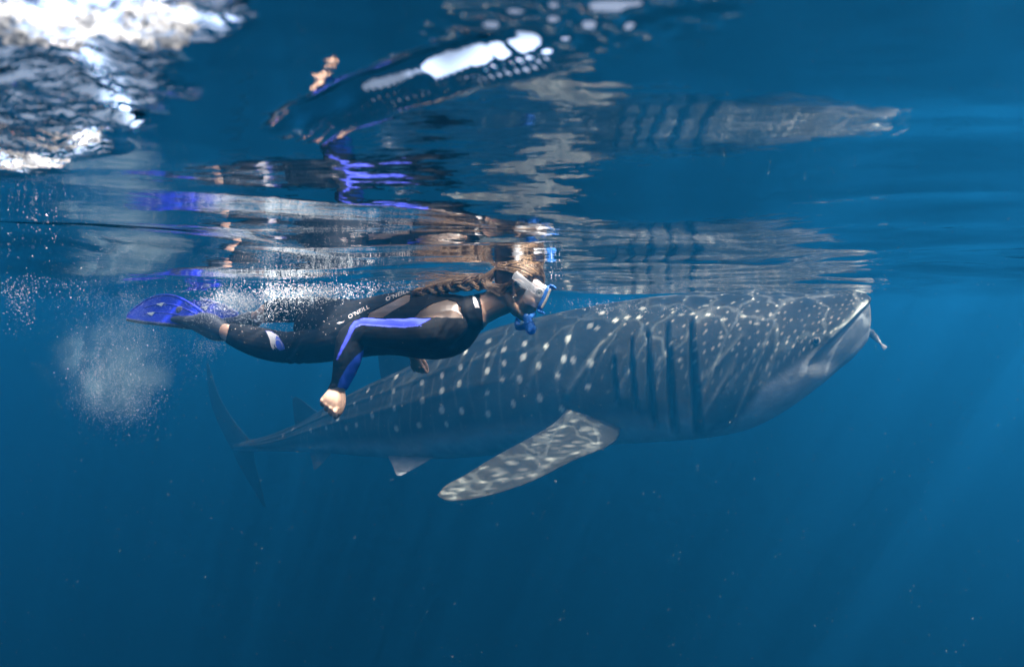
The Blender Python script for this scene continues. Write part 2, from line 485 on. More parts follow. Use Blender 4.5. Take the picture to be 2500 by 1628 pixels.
    V = V + (U[:, None, :] * cz[..., None] * 0.3 + Lr[:, None, :] * cx[..., None]) * K * rel[..., None]
    # ------------- colouring of the skin
    base = np.array([0.026, 0.030, 0.027]); belly = np.array([0.42, 0.45, 0.45]); spotc = np.array([0.46, 0.50, 0.43])
    flat = V.reshape(-1, 3)
    px2, py2, _ = pix(flat); px2 = px2.reshape(n, seg); py2 = py2.reshape(n, seg)
    bel = smooth01(np.abs(a) + 0.12 * np.sin(a * 3), rad(102), rad(138))[None, :] * np.ones((n, 1))
    bel = np.maximum(bel, smooth01(np.abs(a), rad(92), rad(125))[None, :] * (1 - smooth01(s, 0.10, 0.22))[:, None])
    # on the head the pale throat begins along a line from the corner of the mouth
    line = [(1600, 1064), (1700, 1062), (1800, 1015), (1870, 930), (1935, 885), (2028, 826), (2114, 742), (2200, 742)]
    thr = np.interp(px2, [q[0] for q in line], [q[1] for q in line])
    thm = 0.6 * np.where(near, smooth01(py2 - thr, -6, 30), 0) * smooth01(px2, 1640, 1760)
    bel = np.maximum(bel * (1 - smooth01(px2, 1640, 1760)), np.maximum(thm, thm[:, (-np.arange(seg)) % seg]))
    spot = np.zeros((n, seg))
    arc = np.r_[0, np.cumsum(np.linalg.norm(np.diff(c, axis=0), axis=1))] / K
    nf = near & (np.abs(a) < rad(150))[None, :]
    idx = np.argwhere(nf)
    pts2 = np.stack([px2[nf], py2[nf]], 1)
    def put(x, y, r, amp=1.0):
        k = np.argmin((pts2[:, 0] - x) ** 2 + (pts2[:, 1] - y) ** 2)
        if math.hypot(*(pts2[k] - (x, y))) > 12: return
        i0, j0 = idx[k]
        lo, hi = max(0, i0 - 26), min(n, i0 + 27)
        for jj in (j0, (-j0) % seg):
            d = np.linalg.norm(V[lo:hi] - V[i0, jj], axis=2) / (r * K)
            spot[lo:hi] = np.maximum(spot[lo:hi], amp * (1 - smooth01(d, 0.72, 1.15)))
    listed = [(1146,836),(1194,832),(1280,840),(1332,846),(1385,828),(1135,859),(1190,867),(1231,855),(1276,871),(1377,877),(1229,886),(1317,893),
      (1079,914),(1123,895),(1190,903),(1120,936),(1226,926),(1268,928),(1362,918),(967,919),(961,954),(1030,933),(1077,952),(1190,960),(1319,971),
      (900,952),(906,972),(963,995),(1030,977),(1080,1002),(1128,1002),(1192,1013),(1253,985),(1373,1000),(910,1015),(1024,1036),(968,1047),(1091,1036),
      (824,1020),(845,1045),(797,1045),(870,1037),(758,1050),(715,1048),(690,1062),(866,985),(1400,880),(1362,920),(1460,800),(1384,830),(1442,885),(1317,893),(1318,970),(1434,945),
      (1505,783),(1470,765),(1560,775),(1640,762),(1722,745),(1790,737),(1838,731),(1570,752),(1440,795),(1530,775),(1730,770),(1770,778),(1800,795),(1815,775),(1850,790),(1850,760),(1880,770),(1665,770),(1690,765),(1726,805),(1760,825),(1740,850),(1790,850),(1700,880),(1660,880)]
    for x, y in listed:
        d = 5.6
        put(x, y, np.interp(x, [700, 1000, 1400, 1700, 1900], [0.032, 0.034, 0.029, 0.017, 0.014]) * RNG.uniform(0.8, 1.15), RNG.uniform(0.7, 1.0))
    # small crowded spots over the head
    k = 0
    placed = []
    while k < 3500:
        k += 1
        x = RNG.uniform(1450, 2110); y = RNG.uniform(712, 960)
        if y > np.interp(x, [q[0] for q in line], [q[1] for q in line]) - 8: continue
        gap = np.interp(x, [1450, 1690, 1950, 2100], [42, 26, 16, 11])
        if any((x - u) ** 2 + ((y - w) * 1.2) ** 2 < gap * gap for u, w in placed): continue
        placed.append((x, y)); put(x, y, np.interp(x, [1450, 1690, 1950, 2100], [0.015, 0.013, 0.010, 0.008]) * RNG.uniform(0.7, 1.25), RNG.uniform(0.3, 0.75) * (1.0 if y < 860 else 0.5))
    # more on the flank nearer the tail and on the back
    # thin pale bars between the rows of spots
    bars = np.zeros((n, seg))
    period = 0.165
    wob = 0.05 * _noise2(arc[:, None] * 3 + 0 * a[None, :], 1.6 * a[None, :] + 0 * arc[:, None], 14) + 0.03 * a[None, :]
    ph = np.abs(((arc[:, None] + wob) / period) % 1 - 0.5)
    bars = np.exp(-(ph / 0.06) ** 2) * smooth01(arc, 2.0, 2.8)[:, None] * (1 - smooth01(s, 0.75, 0.95))[:, None]
    bars *= smooth01(_noise2(arc[:, None] * 6 + 0 * a[None, :], 4 * a[None, :] + 0 * arc[:, None], 15), -0.5, 0.4)
    bars *= (smooth01(np.abs(a), 0.5, 0.8) * (1 - smooth01(np.abs(a), 1.9, 2.3)))[None, :]
    mott = 0.5 + 0.5 * _noise2(arc[:, None] * 5 + 0 * a[None, :], 3 * a[None, :] + 0 * arc[:, None], 11)
    mott2 = 0.5 + 0.5 * _noise2(arc[:, None] * 22 + 0 * a[None, :], 14 * a[None, :] + 0 * arc[:, None], 12)
    colr = base[None, None, :] * (0.7 + 0.5 * mott + 0.25 * mott2)[..., None]
    colr = colr * (0.62 + 0.38 * smooth01(np.abs(a), rad(35), rad(75)))[None, :, None]
    colr = colr * (1 - bel[..., None]) + belly * (0.8 + 0.3 * mott[..., None]) * bel[..., None]
    colr = colr * (1 - mouthm[..., None] * 0.9) + np.array([0.15, 0.17, 0.17]) * mouthm[..., None] * 0.9
    colr = colr * (1 - 0.3 * bars[..., None]) + spotc * 0.5 * 0.3 * bars[..., None]
    lit_edges = np.maximum(edges, edges[:, mir])
    colr = colr * (1 - lit_edges[..., None]) + spotc * lit_edges[..., None]
    colr = colr * (1 - spot[..., None]) + spotc * spot[..., None]
    colr = colr * (1 - 0.85 * slitm[..., None]) + np.array([0.006, 0.008, 0.010]) * 0.85 * slitm[..., None]
    f = grid_faces(n, seg, True)
    flat = np.vstack([V.reshape(-1, 3), V[0].mean(0), V[-1].mean(0)])
    i0 = n * seg
    me = bpy.data.meshes.new('body')
    faces = f.tolist()
    faces += [(i0, (j + 1) % seg, j) for j in range(seg)] + [(i0 + 1, (n - 1) * seg + j, (n - 1) * seg + (j + 1) % seg) for j in range(seg)]
    me.from_pydata(flat.tolist(), [], faces)
    me.polygons.foreach_set('use_smooth', [True] * len(me.polygons))
    add_color(me, 'Col', np.vstack([colr.reshape(-1, 3), colr[0].mean(0), colr[-1].mean(0)]))
    skin = mat('shark_skin', rough=0.68, spec=0.18, attr='Col', noise=(7, 0.55, 1.45), bump=(26, 0.6, 0.008))
    root = empty('whale_shark', tuple(c[n // 3]))
    tag(root, 'huge dark grey whale shark with pale spots swimming beside the snorkeler', 'whale shark')
    body = link('body', me, skin, root)
    # ------------- fins: an outline lofted from root to tip with an aerofoil section
    def fin(name, stations, thick, spots=0, pale=0.0, parent=root):
        """stations: list of (leading edge point, trailing edge point); root first"""
        ns, nchord = 40, 18
        lead = catmull([tuple(x[0]) for x in stations], ns); trail = catmull([tuple(x[1]) for x in stations], ns)
        vs, cols = [], []
        th = np.linspace(0, 2 * math.pi, 2 * nchord, endpoint=False)
        u = 0.5 - 0.5 * np.cos(th); sgn = np.sign(np.sin(th) + 1e-12)
        prof = sgn * 1.6 * np.sqrt(np.clip(u, 0, 1)) * (1 - u) ** 0.9
        sp = [(RNG.uniform(0.03, 0.97), RNG.uniform(0.08, 0.92), RNG.uniform(0.008, 0.024) * K) for _ in range(spots)]
        span = np.linalg.norm(lead[-1] - lead[0])
        for i in range(ns):
            chord = trail[i] - lead[i]
            dirn = (lead[min(i + 1, ns - 1)] + trail[min(i + 1, ns - 1)] - lead[max(i - 1, 0)] - trail[max(i - 1, 0)])
            nrm = np.cross(chord, dirn); nrm /= max(1e-9, np.linalg.norm(nrm))
            tt = K * thick * (1 - 0.82 * i / (ns - 1)) * min(1.0, np.linalg.norm(chord) / 0.12)
            for uu, pp in zip(u, prof):
                p = lead[i] + chord * uu + nrm * pp * tt
                vs.append(p)
                s_ = 0.0
                for a0, b0, r0 in sp:
                    d = math.hypot((i / (ns - 1) - a0) * span, (uu - b0) * np.linalg.norm(chord)) / r0
                    if d < 1.2: s_ = max(s_, 1 - float(smooth01(np.array(d), 0.6, 1.2)))
                m_ = 0.75 + 0.5 * (0.5 + 0.5 * float(_noise2(np.array(p[0] * 14), np.array(p[2] * 14 + p[1] * 7), 5)))
                bc = (base * (1 - pale) + belly * pale) * m_
                s_ *= 0.36
                bc = bc * 0.85
                cols.append(bc * (1 - s_) + spotc * s_)
        vs = np.array(vs); m2 = 2 * nchord
        fc = grid_faces(ns, m2, True).tolist() + [tuple(range(m2 - 1, -1, -1)), tuple(range((ns - 1) * m2, ns * m2))]
        me = mesh_np(name, vs, fc); add_color(me, 'Col', np.array(cols))
        return link(name, me, skin, parent)
    # near pectoral fin, swept down and back toward the camera
    fin('pectoral_fin', [(P(1520, 1040, 4.85), P(1395, 985, 4.95)), (P(1500, 1078, 4.6), P(1355, 1030, 4.75)), (P(1400, 1124, 4.35), P(1285, 1072, 4.55)), (P(1290, 1178, 4.15), P(1205, 1116, 4.35)),
                         (P(1190, 1210, 4.02), P(1133, 1160, 4.18)), (P(1115, 1222, 3.95), P(1085, 1187, 4.05)), (P(1085, 1220, 3.92), P(1071, 1203, 3.97)), (P(1072, 1212, 3.91), P(1068, 1207, 3.92))], 0.05, spots=75)
    fin('pectoral_fin', [(P(1540, 1040, 5.75), P(1440, 1030, 5.85)), (P(1500, 1080, 6.1), P(1420, 1065, 6.2)), (P(1440, 1100, 6.5), P(1390, 1085, 6.6)), (P(1390, 1105, 6.8), P(1375, 1100, 6.8))], 0.05, spots=10)
    fin('dorsal_fin', [(P(1075, 885, 6.4), P(935, 945, 6.75)), (P(1030, 862, 6.42), P(928, 912, 6.78)), (P(985, 838, 6.45), P(924, 880, 6.75)), (P(950, 822, 6.5), P(920, 850, 6.7)), (P(930, 815, 6.6), P(917, 824, 6.65))], 0.035, spots=8)
    fin('second_dorsal_fin', [(P(790, 1015, 7.6), P(722, 1048, 7.9)), (P(758, 993, 7.65), P(718, 1018, 7.85)), (P(735, 975, 7.7), P(715, 990, 7.8)), (P(722, 968, 7.75), P(714, 974, 7.78))], 0.02)
    fin('pelvic_fin', [(P(1075, 1108, 6.05), P(945, 1112, 6.4)), (P(1035, 1130, 5.95), P(958, 1135, 6.15)), (P(1000, 1150, 5.9), P(966, 1155, 5.98)), (P(978, 1161, 5.88), P(970, 1160, 5.9))], 0.02, pale=0.55)
    fin('anal_fin', [(P(815, 1100, 7.35), P(755, 1104, 7.6)), (P(795, 1122, 7.4), P(762, 1126, 7.55)), (P(778, 1140, 7.45), P(765, 1142, 7.5)), (P(770, 1146, 7.48), P(766, 1146, 7.5))], 0.015, pale=0.5)
    # tail fin: upper and lower lobes
    fin('tail_fin', [(P(618, 1082, 8.55), P(566, 1098, 8.95)), (P(590, 1050, 8.75), P(546, 1060, 9.1)), (P(560, 1010, 8.95), P(528, 1022, 9.2)), (P(535, 965, 9.1), P(514, 978, 9.28)), (P(518, 915, 9.2), P(506, 925, 9.3)), (P(508, 885, 9.25), P(504, 889, 9.28))], 0.03)
    fin('tail_fin', [(P(620, 1092, 8.6), P(562, 1080, 8.95)), (P(622, 1125, 8.75), P(575, 1118, 9.0)), (P(632, 1165, 8.9), P(598, 1160, 9.1)), (P(642, 1205, 9.05), P(622, 1200, 9.15)), (P(650, 1238, 9.15), P(644, 1236, 9.18))], 0.03)
    # eye, low at the corner of the head
    bv = BVHTree.FromPolygons([Vector(p) for p in flat], faces)
    o0 = Vector((0, 0, CAM_Z)); d0 = (P0(1992, 832, 1.0) - o0).normalized()
    hit = bv.ray_cast(o0, d0)
    if hit[0] is not None:
        n0 = hit[1] if hit[1].dot(d0) < 0 else -hit[1]
        t0 = n0.cross(Vector((0, 0, 1))).normalized(); t1 = n0.cross(t0)
        v_, f_ = ellipsoid(hit[0] + n0 * 0.004, (t0, t1, n0), (0.048, 0.046, 0.012), 24, 10)
        me_ = mesh_np('eye_rim', v_, f_); add_color(me_, 'Col', np.tile([0.10, 0.11, 0.10], (len(v_), 1)))
        rim = link('eye_rim', me_, skin, root)
        link('eye', mesh_np('eye', *ellipsoid(hit[0] + n0 * 0.010, (t0, t1, n0), (0.030, 0.030, 0.014), 20, 10)), mat('shark_eye', (0.006, 0.006, 0.008), 0.15), rim)
    return root
build_shark()

# ------------------------------------------------------------------ snorkeler
X_, Y_, Z_ = Vector((1, 0, 0)), Vector((0, 1, 0)), Vector((0, 0, 1))
HC = P(1268, 704, 2.36)                         # centre of the head
HA = rad(25)
HF = Vector((math.cos(HA), -0.04, -math.sin(HA))).normalized()   # where the face looks
HL = Vector((0.05, 1, 0)); HL = (HL - HF * HL.dot(HF)).normalized()   # her left, away from the camera
HU = HF.cross(HL).normalized()                  # crown
def H(f, l, u): return HC + HF * f + HL * l + HU * u

def row(p, ru, rl=None): return (p.x, p.y, p.z, ru, ru if rl is None else rl)

def voxel(parts, size, smooth_it=4, name='m'):
    me = mesh_np(name, *merge(parts))
    o = bpy.data.objects.new(name, me); COL.objects.link(o)
    r = o.modifiers.new('r', 'REMESH'); r.mode = 'VOXEL'; r.voxel_size = size; r.use_smooth_shade = True
    if smooth_it:
        s = o.modifiers.new('s', 'SMOOTH'); s.iterations = smooth_it; s.factor = 0.5
    dg = bpy.context.evaluated_depsgraph_get()
    out = bpy.data.meshes.new_from_object(o.evaluated_get(dg))
    bpy.data.objects.remove(o); bpy.data.meshes.remove(me)
    return out

def hand(wrist, along, back, thumb_side, size=1.0):
    """a loosely closed fist: along = forearm direction, back = back of the hand, thumb_side = where the thumb lies"""
    A, B, S = along.normalized(), back.normalized(), thumb_side.normalized()
    k = size
    parts = []
    q = lambda a, b, s: wrist + A * a * k + B * b * k + S * s * k
    parts.append(tube([row(q(-0.02, 0, 0), .025 * k, .030 * k), row(q(0.015, 0.003, 0), .022 * k, .031 * k), row(q(0.05, 0.006, 0), .021 * k, .040 * k), row(q(0.076, 0.002, -0.002), .013 * k, .040 * k)], 14, 16, up=B))
    for i, (s, r, l) in enumerate(((0.034, .0098, 1.0), (0.0115, .0102, 1.06), (-0.0115, .0098, 0.98), (-0.034, .0088, 0.82))):
        a0 = 0.082 - 0.004 * i
        pts = [row(q(a0 - 0.012, 0.004, s), r * k), row(q(a0 + 0.006, 0.002, s * 1.02), r * 1.05 * k), row(q(a0 + 0.026 * l, -0.016 * l, s), r * k), row(q(a0 + 0.024 * l, -0.040 * l, s * 0.98), r * k),
               row(q(a0 - 0.008 * l, -0.050 * l, s * 0.95), r * 0.95 * k), row(q(a0 - 0.036 * l, -0.036 * l, s * 0.92), r * 0.85 * k)]
        parts.append(tube(pts, 22, 10, up=S))
        parts.append(ellipsoid(q(a0, 0.008, s), (A, B, S), (.011 * k, .009 * k, .0095 * k), 10, 8))
    parts.append(tube([row(q(0.008, -0.004, 0.024), .016 * k), row(q(0.036, -0.004, 0.043), .0135 * k), row(q(0.064, -0.010, 0.049), .0115 * k), row(q(0.088, -0.020, 0.046), .0105 * k), row(q(0.104, -0.030, 0.036), .0085 * k)], 18, 10, up=A))
    return parts

def Dt(px): return 2.60 - (px - 850) / 260.0 * 0.20      # depth of the trunk's middle

def build_person():
    B = []
    # trunk: photo x, top y, bottom y, lateral half width
    tr = [(790, 742, 868, .135), (830, 735, 876, .165), (870, 734, 872, .160), (920, 725, 866, .138), (970, 715, 866, .142), (1020, 710, 872, .160), (1065, 710, 876, .172), (1098, 710, 866, .175), (1125, 716, 838, .15), (1150, 722, 812, .10)]
    B.append(tube([row(P(x, (t + b) / 2, Dt(x)), (b - t) / 2 / F * Dt(x), w) for x, t, b, w in tr], 44, 32))
    # breast and shoulder girdle
    B.append(ellipsoid(P(1080, 842, 2.34), (X_, Y_, Z_), (.062, .062, .052)))
    B.append(ellipsoid(P(1080, 840, 2.50), (X_, Y_, Z_), (.062, .062, .052)))
    # neck
    B.append(tube([row(P(1120, 764, 2.41), .068, .085), row(P(1160, 760, 2.39), .066, .070), row(P(1205, 742, 2.375), .060, .058), row(P(1250, 722, 2.365), .062, .058)], 18, 24))
    # head
    B.append(ellipsoid(H(-.012, 0, .028), (HF, HL, HU), (.096, .075, .092), 28, 18))
    B.append(ellipsoid(H(.035, 0, -.035), (HF, HL, HU), (.062, .060, .078), 24, 16))
    B.append(ellipsoid(H(.050, 0, .005), (HF, HL, HU), (.050, .058, .055), 20, 14))
    B.append(tube([row(H(-.03, -.052, -.045), .020), row(H(.02, -.044, -.082), .018), row(H(.062, -.012, -.098), .019), row(H(.062, .012, -.098), .019), row(H(.02, .044, -.082), .018), row(H(-.03, .052, -.045), .020)], 26, 12, up=HU))
    B.append(ellipsoid(H(.070, 0, -.092), (HF, HL, HU), (.020, .020, .018)))          # chin
    B.append(tube([row(H(.086, 0, .022), .008, .009), row(H(.104, 0, -.008), .011, .013), row(H(.106, 0, -.022), .011, .016), row(H(.090, 0, -.030), .008, .014)], 12, 10, up=HL))   # nose
    B.append(tube([row(H(.078, -.024, -.058), .006), row(H(.092, -.010, -.053), .008), row(H(.092, .010, -.053), .008), row(H(.078, .024, -.058), .006)], 14, 8, up=HU))      # upper lip
    B.append(tube([row(H(.076, -.022, -.066), .006), row(H(.088, -.008, -.069), .008), row(H(.088, .008, -.069), .008), row(H(.076, .022, -.066), .006)], 14, 8, up=HU))      # lower lip
    B.append(ellipsoid(H(.055, -.040, -.030), (HF, HL, HU), (.028, .020, .026)))       # cheeks
    B.append(ellipsoid(H(.055, .040, -.030), (HF, HL, HU), (.028, .020, .026)))
    # ears
    for sg in (-1, 1):
        B.append(tube([row(H(-.004, sg * .068, -.040), .006), row(H(-.014, sg * .076, -.020), .0058), row(H(-.026, sg * .084, .004), .0056), row(H(-.022, sg * .087, .022), .0056), row(H(-.006, sg * .083, .027), .0055), row(H(.004, sg * .076, .016), .005)], 26, 8, up=HL))
        B.append(ellipsoid(H(-.010, sg * .073, -.004), (HF, HL, HU), (.014, .005, .024)))
        B.append(ellipsoid(H(-.002, sg * .071, -.036), (HF, HL, HU), (.009, .005, .010)))
    # near arm
    wn_ = P(823, 948, 2.16)
    B.append(tube([row(P(1105, 792, 2.30), .060), row(P(1075, 806, 2.24), .066), row(P(1010, 814, 2.20), .058), row(P(940, 815, 2.18), .052), row(P(880, 812, 2.17), .050, .048), row(P(858, 826, 2.165), .052, .048), row(P(852, 858, 2.16), .056, .05), row(P(842, 900, 2.16), .045, .042), row(P(829, 938, 2.16), .030, .030), row(wn_, .026, .027)], 64, 22, up=(0, 1, 0)))
    B += hand(wn_, (P(796, 1008, 2.13) - wn_), Vector((-0.10, -1, 0.16)), Vector((0.86, -0.12, -0.46)), 0.90)
    # far arm, hanging behind the trunk
    wf = P(1012, 868, 2.78)
    B.append(tube([row(P(1085, 782, 2.56), .058), row(P(1060, 800, 2.64), .062), row(P(1015, 812, 2.74), .052), row(P(985, 816, 2.80), .046), row(P(988, 836, 2.80), .042), row(P(1000, 852, 2.79), .034), row(wf, .027)], 40, 20, up=(0, 1, 0)))
    B += hand(wf, (P(1026, 915, 2.76) - wf), Vector((-0.3, -1, 0.1)), Vector((1, -0.3, 0.15)), 0.80)
    # near leg
    B.append(tube([row(P(880, 806, 2.50), .100), row(P(840, 822, 2.50), .096), row(P(780, 838, 2.54), .082), row(P(725, 848, 2.60), .071), row(P(700, 848, 2.64), .069), row(P(650, 840, 2.72), .070), row(P(605, 828, 2.80), .064), row(P(575, 818, 2.87), .053), row(P(552, 810, 2.92), .040), row(P(535, 806, 2.96), .037, .035)], 64, 24))
    B.append(ellipsoid(P(718, 874, 2.58), (X_, Y_, Z_), (.030, .040, .022)))       # knee cap
    # near foot, pointed back into its fin
    B.append(tube([row(P(545, 809, 2.94), .040, .036), row(P(525, 804, 2.98), .044, .040), row(P(490, 792, 3.06), .034, .042), row(P(455, 782, 3.14), .022, .044), row(P(440, 778, 3.18), .014, .036)], 24, 18))
    # far leg
    B.append(tube([row(P(880, 785, 2.74), .098), row(P(830, 775, 2.80), .090), row(P(770, 762, 2.90), .076), row(P(725, 757, 2.98), .066), row(P(690, 757, 3.05), .064), row(P(660, 762, 3.12), .055), row(P(636, 772, 3.18), .040), row(P(618, 780, 3.23), .036)], 50, 24))
    B.append(tube([row(P(628, 776, 3.20), .038, .036), row(P(606, 782, 3.26), .044, .040), row(P(575, 790, 3.34), .032, .042), row(P(548, 790, 3.42), .020, .042)], 20, 16))
    body_me = voxel(B, 0.0030, 2, 'body')
    v = coords(body_me)
    px, py, dd = pix(v)
    no = np.empty(len(v) * 3, np.float32); body_me.vertices.foreach_get('normal', no); no = no.reshape(-1, 3).astype(float)
    # ---- where the wetsuit lies
    def inpoly(poly):
        c_ = np.zeros(len(px), bool); m = len(poly)
        for i in range(m):
            x1, y1 = poly[i]; x2, y2 = poly[(i + 1) % m]
            if y1 == y2: continue
            hit = ((y1 > py) != (y2 > py)) & (px < (x2 - x1) * (py - y1) / (y2 - y1) + x1)
            c_ ^= hit
        return c_
    suit = np.ones(len(v), bool)
    # collar line at the throat
    suit &= ~(px > 1174 + (py - 740) * 0.10)
    suit &= ~((px > 1150) & (py < 712))
    # cuffs of the sleeves
    def beyond(pt, dirn, reach):
        w_ = v - np.array(pt); d_ = np.array(dirn.normalized())
        return (w_ @ d_ > 0) & (np.linalg.norm(w_, axis=1) < reach)
    suit &= ~beyond(P(828, 951, 2.16), P(806, 1005, 2.13) - P(823, 948, 2.16) + Vector((.02, 0, 0)), 0.22)
    suit &= ~beyond(P(1008, 864, 2.78), P(1026, 915, 2.76) - wf, 0.2)
    # cuffs of the legs
    suit &= ~((px < 556 - (py - 815) * 0.22) & (py > 740) & (dd < 3.12))
    suit &= ~((px < 646 + (py - 770) * 0.0) & (dd > 3.0))
    # open back: two windows of bare skin on the upper back
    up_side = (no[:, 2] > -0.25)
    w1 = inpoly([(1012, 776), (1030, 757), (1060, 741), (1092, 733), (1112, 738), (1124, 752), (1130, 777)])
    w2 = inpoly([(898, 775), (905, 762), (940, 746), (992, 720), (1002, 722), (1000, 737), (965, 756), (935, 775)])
    armpart = dd < 2.265
    suit &= ~((w1 | w2) & up_side & (~armpart | (py < 776)))
    skin_c = np.array([0.38, 0.245, 0.175])
    mott = 0.5 + 0.5 * _noise2(px * 0.06, py * 0.06, 21)
    skc = skin_c[None, :] * (0.86 + 0.22 * mott)[:, None]
    dark_windows = ((w1 | w2) & up_side)[:, None]           # darker brown in the windows of the back
    skc = np.where(dark_windows, np.array([0.085, 0.064, 0.052]) * (0.8 + 0.4 * mott)[:, None], skc)
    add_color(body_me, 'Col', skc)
    skin = mat('skin', rough=0.42, spec=0.4, attr='Col', sss=0.25, bump=(180, 0.15, 0.002))
    root = empty('person', tuple(P(900, 815, 2.55)))
    tag(root, 'snorkeler in a black wetsuit with blue stripes, swimming face down at the surface', 'person')
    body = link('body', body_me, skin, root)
    # ---- wetsuit: a shell over the covered part of the body
    nf = len(body_me.polygons)
    fv = np.empty(nf * 4, np.int32) if all(len(p.vertices) == 4 for p in body_me.polygons) else None
    if fv is not None:
        body_me.polygons.foreach_get('vertices', fv); fv = fv.reshape(-1, 4)
    else:
        fv = np.array([tuple(p.vertices)[:4] if len(p.vertices) == 4 else tuple(p.vertices) + (p.vertices[0],) for p in body_me.polygons])
    keep = suit[fv].all(1)
    fk = fv[keep]
    used = np.unique(fk); remap = -np.ones(len(v), np.int64); remap[used] = np.arange(len(used))
    sv = v[used] + no[used] * 0.0035
    # wrinkles of the neoprene
    spx, spy, sdd = px[used], py[used], dd[used]
    wr = _noise2(spx * 0.05 + spy * 0.02, spy * 0.055 - spx * 0.02, 31) + 0.5 * _noise2(spx * 0.12, spy * 0.12, 32)
    crease = np.exp(-((spx - 725) / 26) ** 2) + np.exp(-(np.hypot(spx - 868, spy - 812) / 30) ** 2) + 0.6 * np.exp(-(np.hypot(spx - 1080, spy - 800) / 45) ** 2)
    sv = sv + no[used] * (0.0012 * wr + 0.0022 * crease * np.sin((spx * 0.8 + spy * 0.5) * 0.35))[:, None]
    # a thicker rolled edge at the cuffs
    col_ = np.tile(np.array([0.0055, 0.006, 0.0075]), (len(used), 1)) * (0.8 + 0.5 * (wr[:, None] * 0.5 + 0.5))
    blue = np.array([0.040, 0.055, 0.44]); blue2 = np.array([0.014, 0.045, 0.32])
    px_b, py_b = px, py
    arm = (sdd < 2.30)
    px, py = spx, spy
    def soft(poly): return inpoly(poly)
    b1 = soft([(1052, 780), (1034, 790), (1020, 797), (985, 800), (930, 797), (885, 793), (868, 800), (852, 830), (836, 858), (826, 878), (822, 878), (832, 852), (846, 822), (856, 800), (866, 786), (884, 779), (930, 776), (1000, 778), (1030, 780)])
    b2 = soft([(888, 852), (884, 872), (874, 892), (862, 925), (845, 964), (818, 964), (830, 925), (848, 892), (866, 870)])
    w_b = (b1 & arm)[:, None].astype(float)
    col_ = col_ * (1 - w_b) + blue * w_b
    w_b2 = (b2 & arm)[:, None].astype(float)
    col_ = col_ * (1 - w_b2) + blue2 * w_b2
    seam = (soft([(1030, 796), (985, 801), (930, 798), (885, 794), (868, 801), (868, 798), (885, 791), (930, 795), (985, 798)]) & arm)[:, None]
    col_ = np.where(seam, np.array([0.10, 0.13, 0.65]), col_)
    cuff = (soft([(826, 948), (848, 953), (847, 956), (826, 951)]) & arm)[:, None]
    col_ = np.where(cuff, np.array([0.08, 0.12, 0.60]), col_)
    px, py = px_b, py_b
    sm = mesh_fast('wetsuit', sv, remap[fk])
    add_color(sm, 'Col', col_)
    neo = mat('neoprene', rough=0.75, spec=0.06, attr='Col', bump=(900, 0.12, 0.001))
    so = link('wetsuit', sm, neo, root)
    md = so.modifiers.new('thickness', 'SOLIDIFY'); md.thickness = 0.003; md.offset = -1
    bvh = BVHTree.FromPolygons([Vector(p) for p in sv], [tuple(q) for q in remap[fk]])
    return root, body, so, bvh

person, body_o, suit_o, SUIT_BVH = build_person()

# ---- prints on the suit, laid onto its surface
CAMP = Vector((0, 0, CAM_Z))
def project(px, py, off=0.0022, bvh=None):
    d = (P(px, py, 1.0) - CAMP).normalized()
    hit = (bvh or SUIT_BVH).ray_cast(CAMP, d)
    if hit[0] is None: return None
    n_ = hit[1]
    if n_.dot(d) > 0: n_ = -n_
    return hit[0] + n_ * off - d * 0.001

def decal(name, tris2d, material, parent, off=0.0022):
    """tris2d: (verts2d, faces) in photo pixels"""
    v2, f2 = tris2d
    bm = bmesh.new()
    vs = [bm.verts.new((x, y, 0)) for x, y in v2]
    for q in f2:
        try: bm.faces.new([vs[i] for i in q])
        except ValueError: pass
    bmesh.ops.triangulate(bm, faces=bm.faces[:])
    for _ in range(3):
        long = [e for e in bm.edges if e.calc_length() > 3.0]
        if not long: break
        bmesh.ops.subdivide_edges(bm, edges=long, cuts=1)
        bmesh.ops.triangulate(bm, faces=bm.faces[:])
    dead = []
    for vv in bm.verts:
        p = project(vv.co.x, vv.co.y, off)
        if p is None: dead.append(vv)
        else: vv.co = p
    if dead: bmesh.ops.delete(bm, geom=dead, context='VERTS')
    me = bpy.data.meshes.new(name); bm.to_mesh(me); bm.free()
    return link(name, me, material, parent)

def text2d(s, x0, y0, x1, y1, height, shear=0.0):
    cu = bpy.data.curves.new('t', 'FONT'); cu.body = s; cu.size = 1.0; cu.resolution_u = 3; cu.shear = shear; cu.space_character = 1.08
    o = bpy.data.objects.new('t', cu); COL.objects.link(o)
    me = bpy.data.meshes.new_from_object(o.evaluated_get(bpy.context.evaluated_depsgraph_get()))
    v = coords(me); f = [tuple(p.vertices) for p in me.polygons]
    bpy.data.objects.remove(o); bpy.data.curves.remove(cu); bpy.data.meshes.remove(me)
    v = v[:, :2]; v = (v - v.min(0)) / (v.max(0) - v.min(0))
    dx, dy = x1 - x0, y1 - y0; L = math.hypot(dx, dy); nx, ny = dy / L, -dx / L
    return [(x0 + a * dx + b * nx * height, y0 + a * dy + b * ny * height) for a, b in v], f

white_print = mat('white_print', (0.30, 0.31, 0.33), 0.5)
blue_print = mat('blue_print', (0.03, 0.06, 0.36), 0.5)
o = decal('chest_lettering', text2d("O'NEILL", 853, 779, 903, 753, 9.5, 0.15), white_print, suit_o)
o = decal('back_lettering', text2d("O'NEILL", 944, 736, 1000, 714, 9.5, 0.15), white_print, suit_o)

def poly2d(pts): return pts, [tuple(range(len(pts)))]
decal('side_emblem', poly2d([(822, 790), (828, 787), (838, 786), (842, 783), (839, 788), (834, 789), (830, 791)]), white_print, suit_o)
